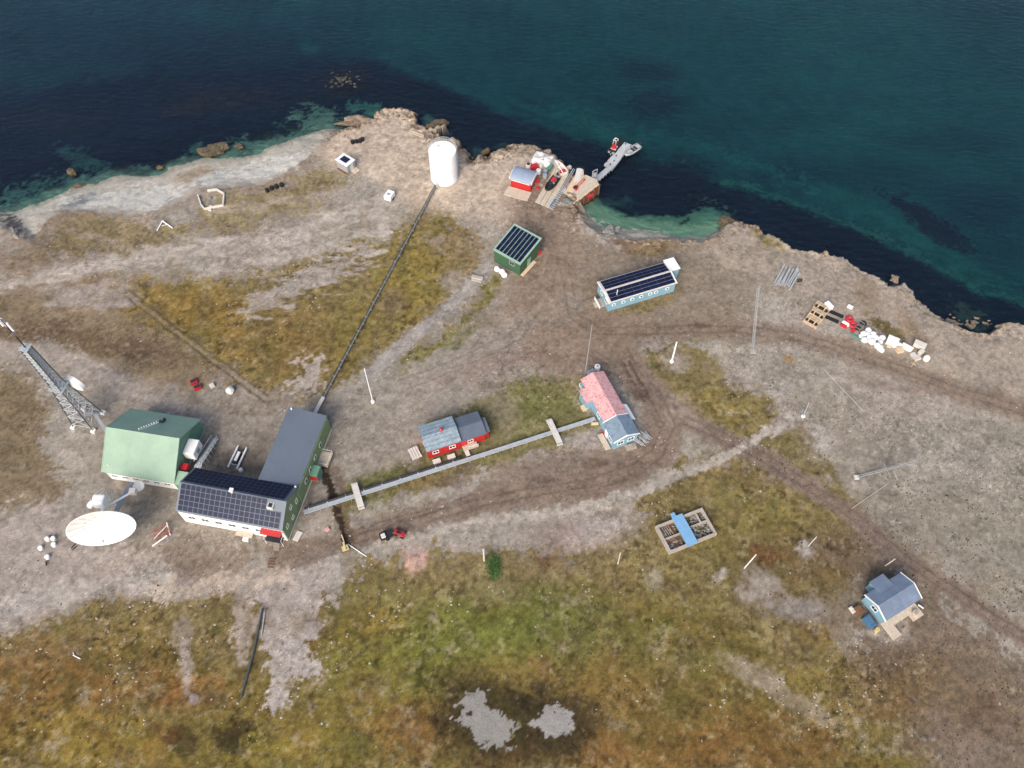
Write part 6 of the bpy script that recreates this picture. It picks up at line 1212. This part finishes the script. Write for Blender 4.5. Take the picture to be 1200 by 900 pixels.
# ---- shore boulders
def boulder(px, py, r, lab, sq=(1, .6, .6), rot=0, m_='rock', z=None, seed=1, grp='boulders along the shore'):
    o = single(MB().blob((0, 0, 0), r, seed, sq, .3, 4), 'boulder', m_, lab, 'boulder', at(px, py, SEA if z is None else z), rot, grp, smooth=False); return o
boulder(251, 176, 3.2, 'large brown boulder at the waterline of the left beach', (1.25, .7, .35), .1, 'wetrock', seed=2)
boulder(281, 171, 1.2, 'small dark rock just right of the large brown beach boulder', (1, .8, .5), .8, 'wetrock', seed=3)
boulder(85, 203, 1.3, 'dark rock off the left beach standing in the water', (1.2, .7, .5), -.8, 'wetrock', seed=4)
boulder(90, 219, 1.2, 'flat brown rock on the sand below the dark sea rock', (1.3, .6, .5), .2, 'wetrock', seed=5)
boulder(189, 196, 1.0, 'round dark rock at the edge of the beach shallows', (1, .8, .4), .2, 'wetrock', seed=6)
boulder(38, 250, .8, 'small dark rock at the far left of the beach', (1.2, .6, .4), .1, 'wetrock', seed=7)
boulder(418, 142, 3.6, 'long low brown rock ledge at the west tip of the headland', (1.15, .42, .45), .05, seed=8, z=-1.9)
boulder(450, 135, 2.1, 'round cracked brown rock at the north tip of the headland', (1, .75, .7), .5, seed=9, z=-1.2)
boulder(480, 134, 1.9, 'brown rock on the north-east side of the headland', (1.2, .7, .7), -.6, seed=10, z=-1.3)
boulder(510, 149, 2.5, 'knobbly brown rock spur right behind the tank', (1.5, .55, .6), .35, 'wetrock', seed=11, z=-1.6)
boulder(569, 177, 1.3, 'left dark rock of the pair between tank and boathouse', (1, .7, .7), 0, 'wetrock', seed=12, z=-1.6)
boulder(596, 175, 1.4, 'dark rock at the shore just behind the boathouse', (1.4, .7, .6), .3, 'wetrock', seed=13, z=-1.2)
boulder(612, 173, 1.5, 'tan rock at the shore behind the white tarpaulin', (1.5, .7, .7), -.1, seed=14, z=-.9)
boulder(712, 274, 1.9, 'grey broken rock outcrop above the small bay', (1.2, .8, .5), .6, 'rubble', -.4, 15)
boulder(722, 268, 1.0, 'smaller grey rock beside the outcrop above the small bay', (1.1, .8, .5), .2, 'rubble', -1.0, 16)
boulder(850, 262, 2.0, 'dark rock at the east end of the small bay', (.9, 1.1, .6), .3, 'wetrock', seed=17, z=-1.4)
boulder(1049, 327, .9, 'isolated pale rock knob on the eastern cliff edge', (1, .9, 1.0), 0, 'rock', -.3, 18)
boulder(1176, 383, 1.6, 'grey rock at the far right cliff notch', (1.4, .7, .6), .3, 'rock', -.6, 19)
boulder(664, 238, 1.5, 'grey rocky lump at the head of the slipway', (1.2, .9, .4), .3, 'rubble', .0, 20)
boulder(20, 275, 2.6, 'dark grey rock ridge at the far left shore', (1.6, .35, .4), -.55, 'rubble', -.9, 21)
# ---- stuff: loose stones, tussocks, sea rocks
def scatter(name, m_, n_, sampler, rmin, rmax, label, cat, flat=.6, seed=1):
    rr = np.random.RandomState(seed); base = np.array([(1, 0, 0), (-1, 0, 0), (0, 1, 0), (0, -1, 0), (0, 0, 1), (.7, .7, .1)]); V_ = []; F_ = []
    bv = np.array([(1, 0, .1), (.4, .9, 0), (-.6, .7, .15), (-1, -.1, 0), (-.5, -.8, .1), (.6, -.8, 0), (0.1, .1, 1)]); bf = [(0, 1, 6), (1, 2, 6), (2, 3, 6), (3, 4, 6), (4, 5, 6), (5, 0, 6)]
    k = 0; P = sampler(rr, n_)
    for px, py in P:
        c = at(px, py, 0); r_ = rmin + (rmax - rmin) * rr.rand() ** 2.5; a = rr.rand() * 6.28; ca, sa = math.cos(a), math.sin(a); vv = bv * (r_ * (1 + rr.uniform(-.25, .25, (7, 3)))) * (1, rr.uniform(.6, 1), flat)
        z_ = zat(c.x, c.y)
        V_ += [(c.x + x * ca - y * sa, c.y + x * sa + y * ca, z_ + z - .02) for x, y, z in vv]; F_ += [tuple(i + k for i in f) for f in bf]; k += 7
    mb = MB(); mb.v = V_; mb.f = F_; o = mb.build(name, m_); prop(o, label, cat, None, 'stuff'); return o
def zat(x, y):
    i = int(np.clip(np.searchsorted(GX, x), 1, len(GX) - 1)); j = int(np.clip(np.searchsorted(GY, y), 1, len(GY) - 1)); return float(ZH[j, i])
def in_regions(regs):
    def f(rr, n_):
        out = []; tot = sum(r[4] for r in regs)
        for (x, y, sx_, sy_, w_) in regs:
            m_ = int(n_ * w_ / tot); out += list(zip(rr.normal(x, sx_, m_), rr.normal(y, sy_, m_)))
        ok = []
        for p in out:
            if not (-40 < p[0] < 1240 and 130 < p[1] < 940): continue
            c = at(p[0], p[1], 0); i = int(np.clip(np.searchsorted(GX, c.x), 1, len(GX) - 1)); j = int(np.clip(np.searchsorted(GY, c.y), 1, len(GY) - 1))
            if dT[j, i] > .8 and n2[j, i] + .6 * n1[j, i] > rr.uniform(-.3, .9): ok.append(p)
        return ok
    return f
scatter('scattered_stones', 'stone', 8000, in_regions([(520, 690, 150, 25, 3), (150, 760, 110, 50, 2.5), (900, 800, 90, 50, 2.5), (360, 760, 40, 60, 1.5), (350, 400, 90, 60, 2), (440, 560, 60, 20, .8), (820, 470, 60, 30, .8), (330, 330, 60, 25, 2), (1120, 430, 60, 40, 1), (620, 600, 120, 12, 1.5), (870, 530, 60, 14, 1), (100, 300, 70, 40, 1), (600, 450, 60, 30, .6), (250, 850, 90, 30, .6), (420, 655, 30, 30, .8), (220, 210, 60, 12, .8)]), .05, .24, 'loose pale stones scattered over meadow and gravel', 'stones', seed=4)
scatter('tussocks', 'tuft', 9000, in_regions([(1150, 640, 60, 45, 5), (1060, 620, 60, 40, 2), (1000, 450, 70, 40, 1.5), (960, 800, 80, 50, 2), (1130, 800, 70, 60, 2), (720, 800, 60, 40, 1), (180, 760, 100, 50, 1.5), (850, 700, 70, 40, 1), (30, 720, 40, 20, .4), (250, 300, 90, 20, .8), (960, 560, 50, 40, 1)]), .05, .2, 'small dark plant tussocks dotted over the gravel', 'tussocks', .5, seed=5)
def searocks():
    rr = random.Random(6); mb = MB()
    for k in range(60):
        px, py = rr.gauss(402, 9), rr.gauss(94, 4); c = at(px, py, SEA - .08); mb.blob((c.x, c.y, c.z - .1), rr.uniform(.12, .38), k, (1.3, .8, .5), .3, 1)
    for k in range(26): px, py = rr.gauss(1135, 16), rr.gauss(378, 4); c = at(px, py, SEA - .1); mb.blob((c.x, c.y, c.z), rr.uniform(.2, .7), k, (1.2, .8, .5), .3, 1)
    o = mb.build('sea_rocks', 'rock'); prop(o, 'small rocks breaking the water surface off the headland', 'rocks', None, 'stuff')
searocks()
# shore rubble stones
def shore(rr, n_):
    out = []; pl = [(380, 158), (420, 146), (445, 132), (484, 136), (500, 158), (530, 163), (556, 188), (575, 184), (606, 175), (640, 177), (668, 196), (672, 242), (690, 260), (715, 275), (760, 281), (800, 283), (840, 278), (868, 258), (900, 274), (950, 291), (1000, 308), (1050, 333), (1100, 370), (1150, 392), (1200, 380)]
    for k in range(n_): i = rr.randint(len(pl) - 1); t = rr.rand(); a, b = pl[i], pl[i + 1]; out.append((a[0] + (b[0] - a[0]) * t + rr.normal(0, 2), a[1] + (b[1] - a[1]) * t + rr.normal(0, 3) + 2))
    return out
scatter('shore_rubble', 'rock', 900, shore, .12, .6, 'broken rock rubble along the cliff edge', 'rubble', .6, seed=8)
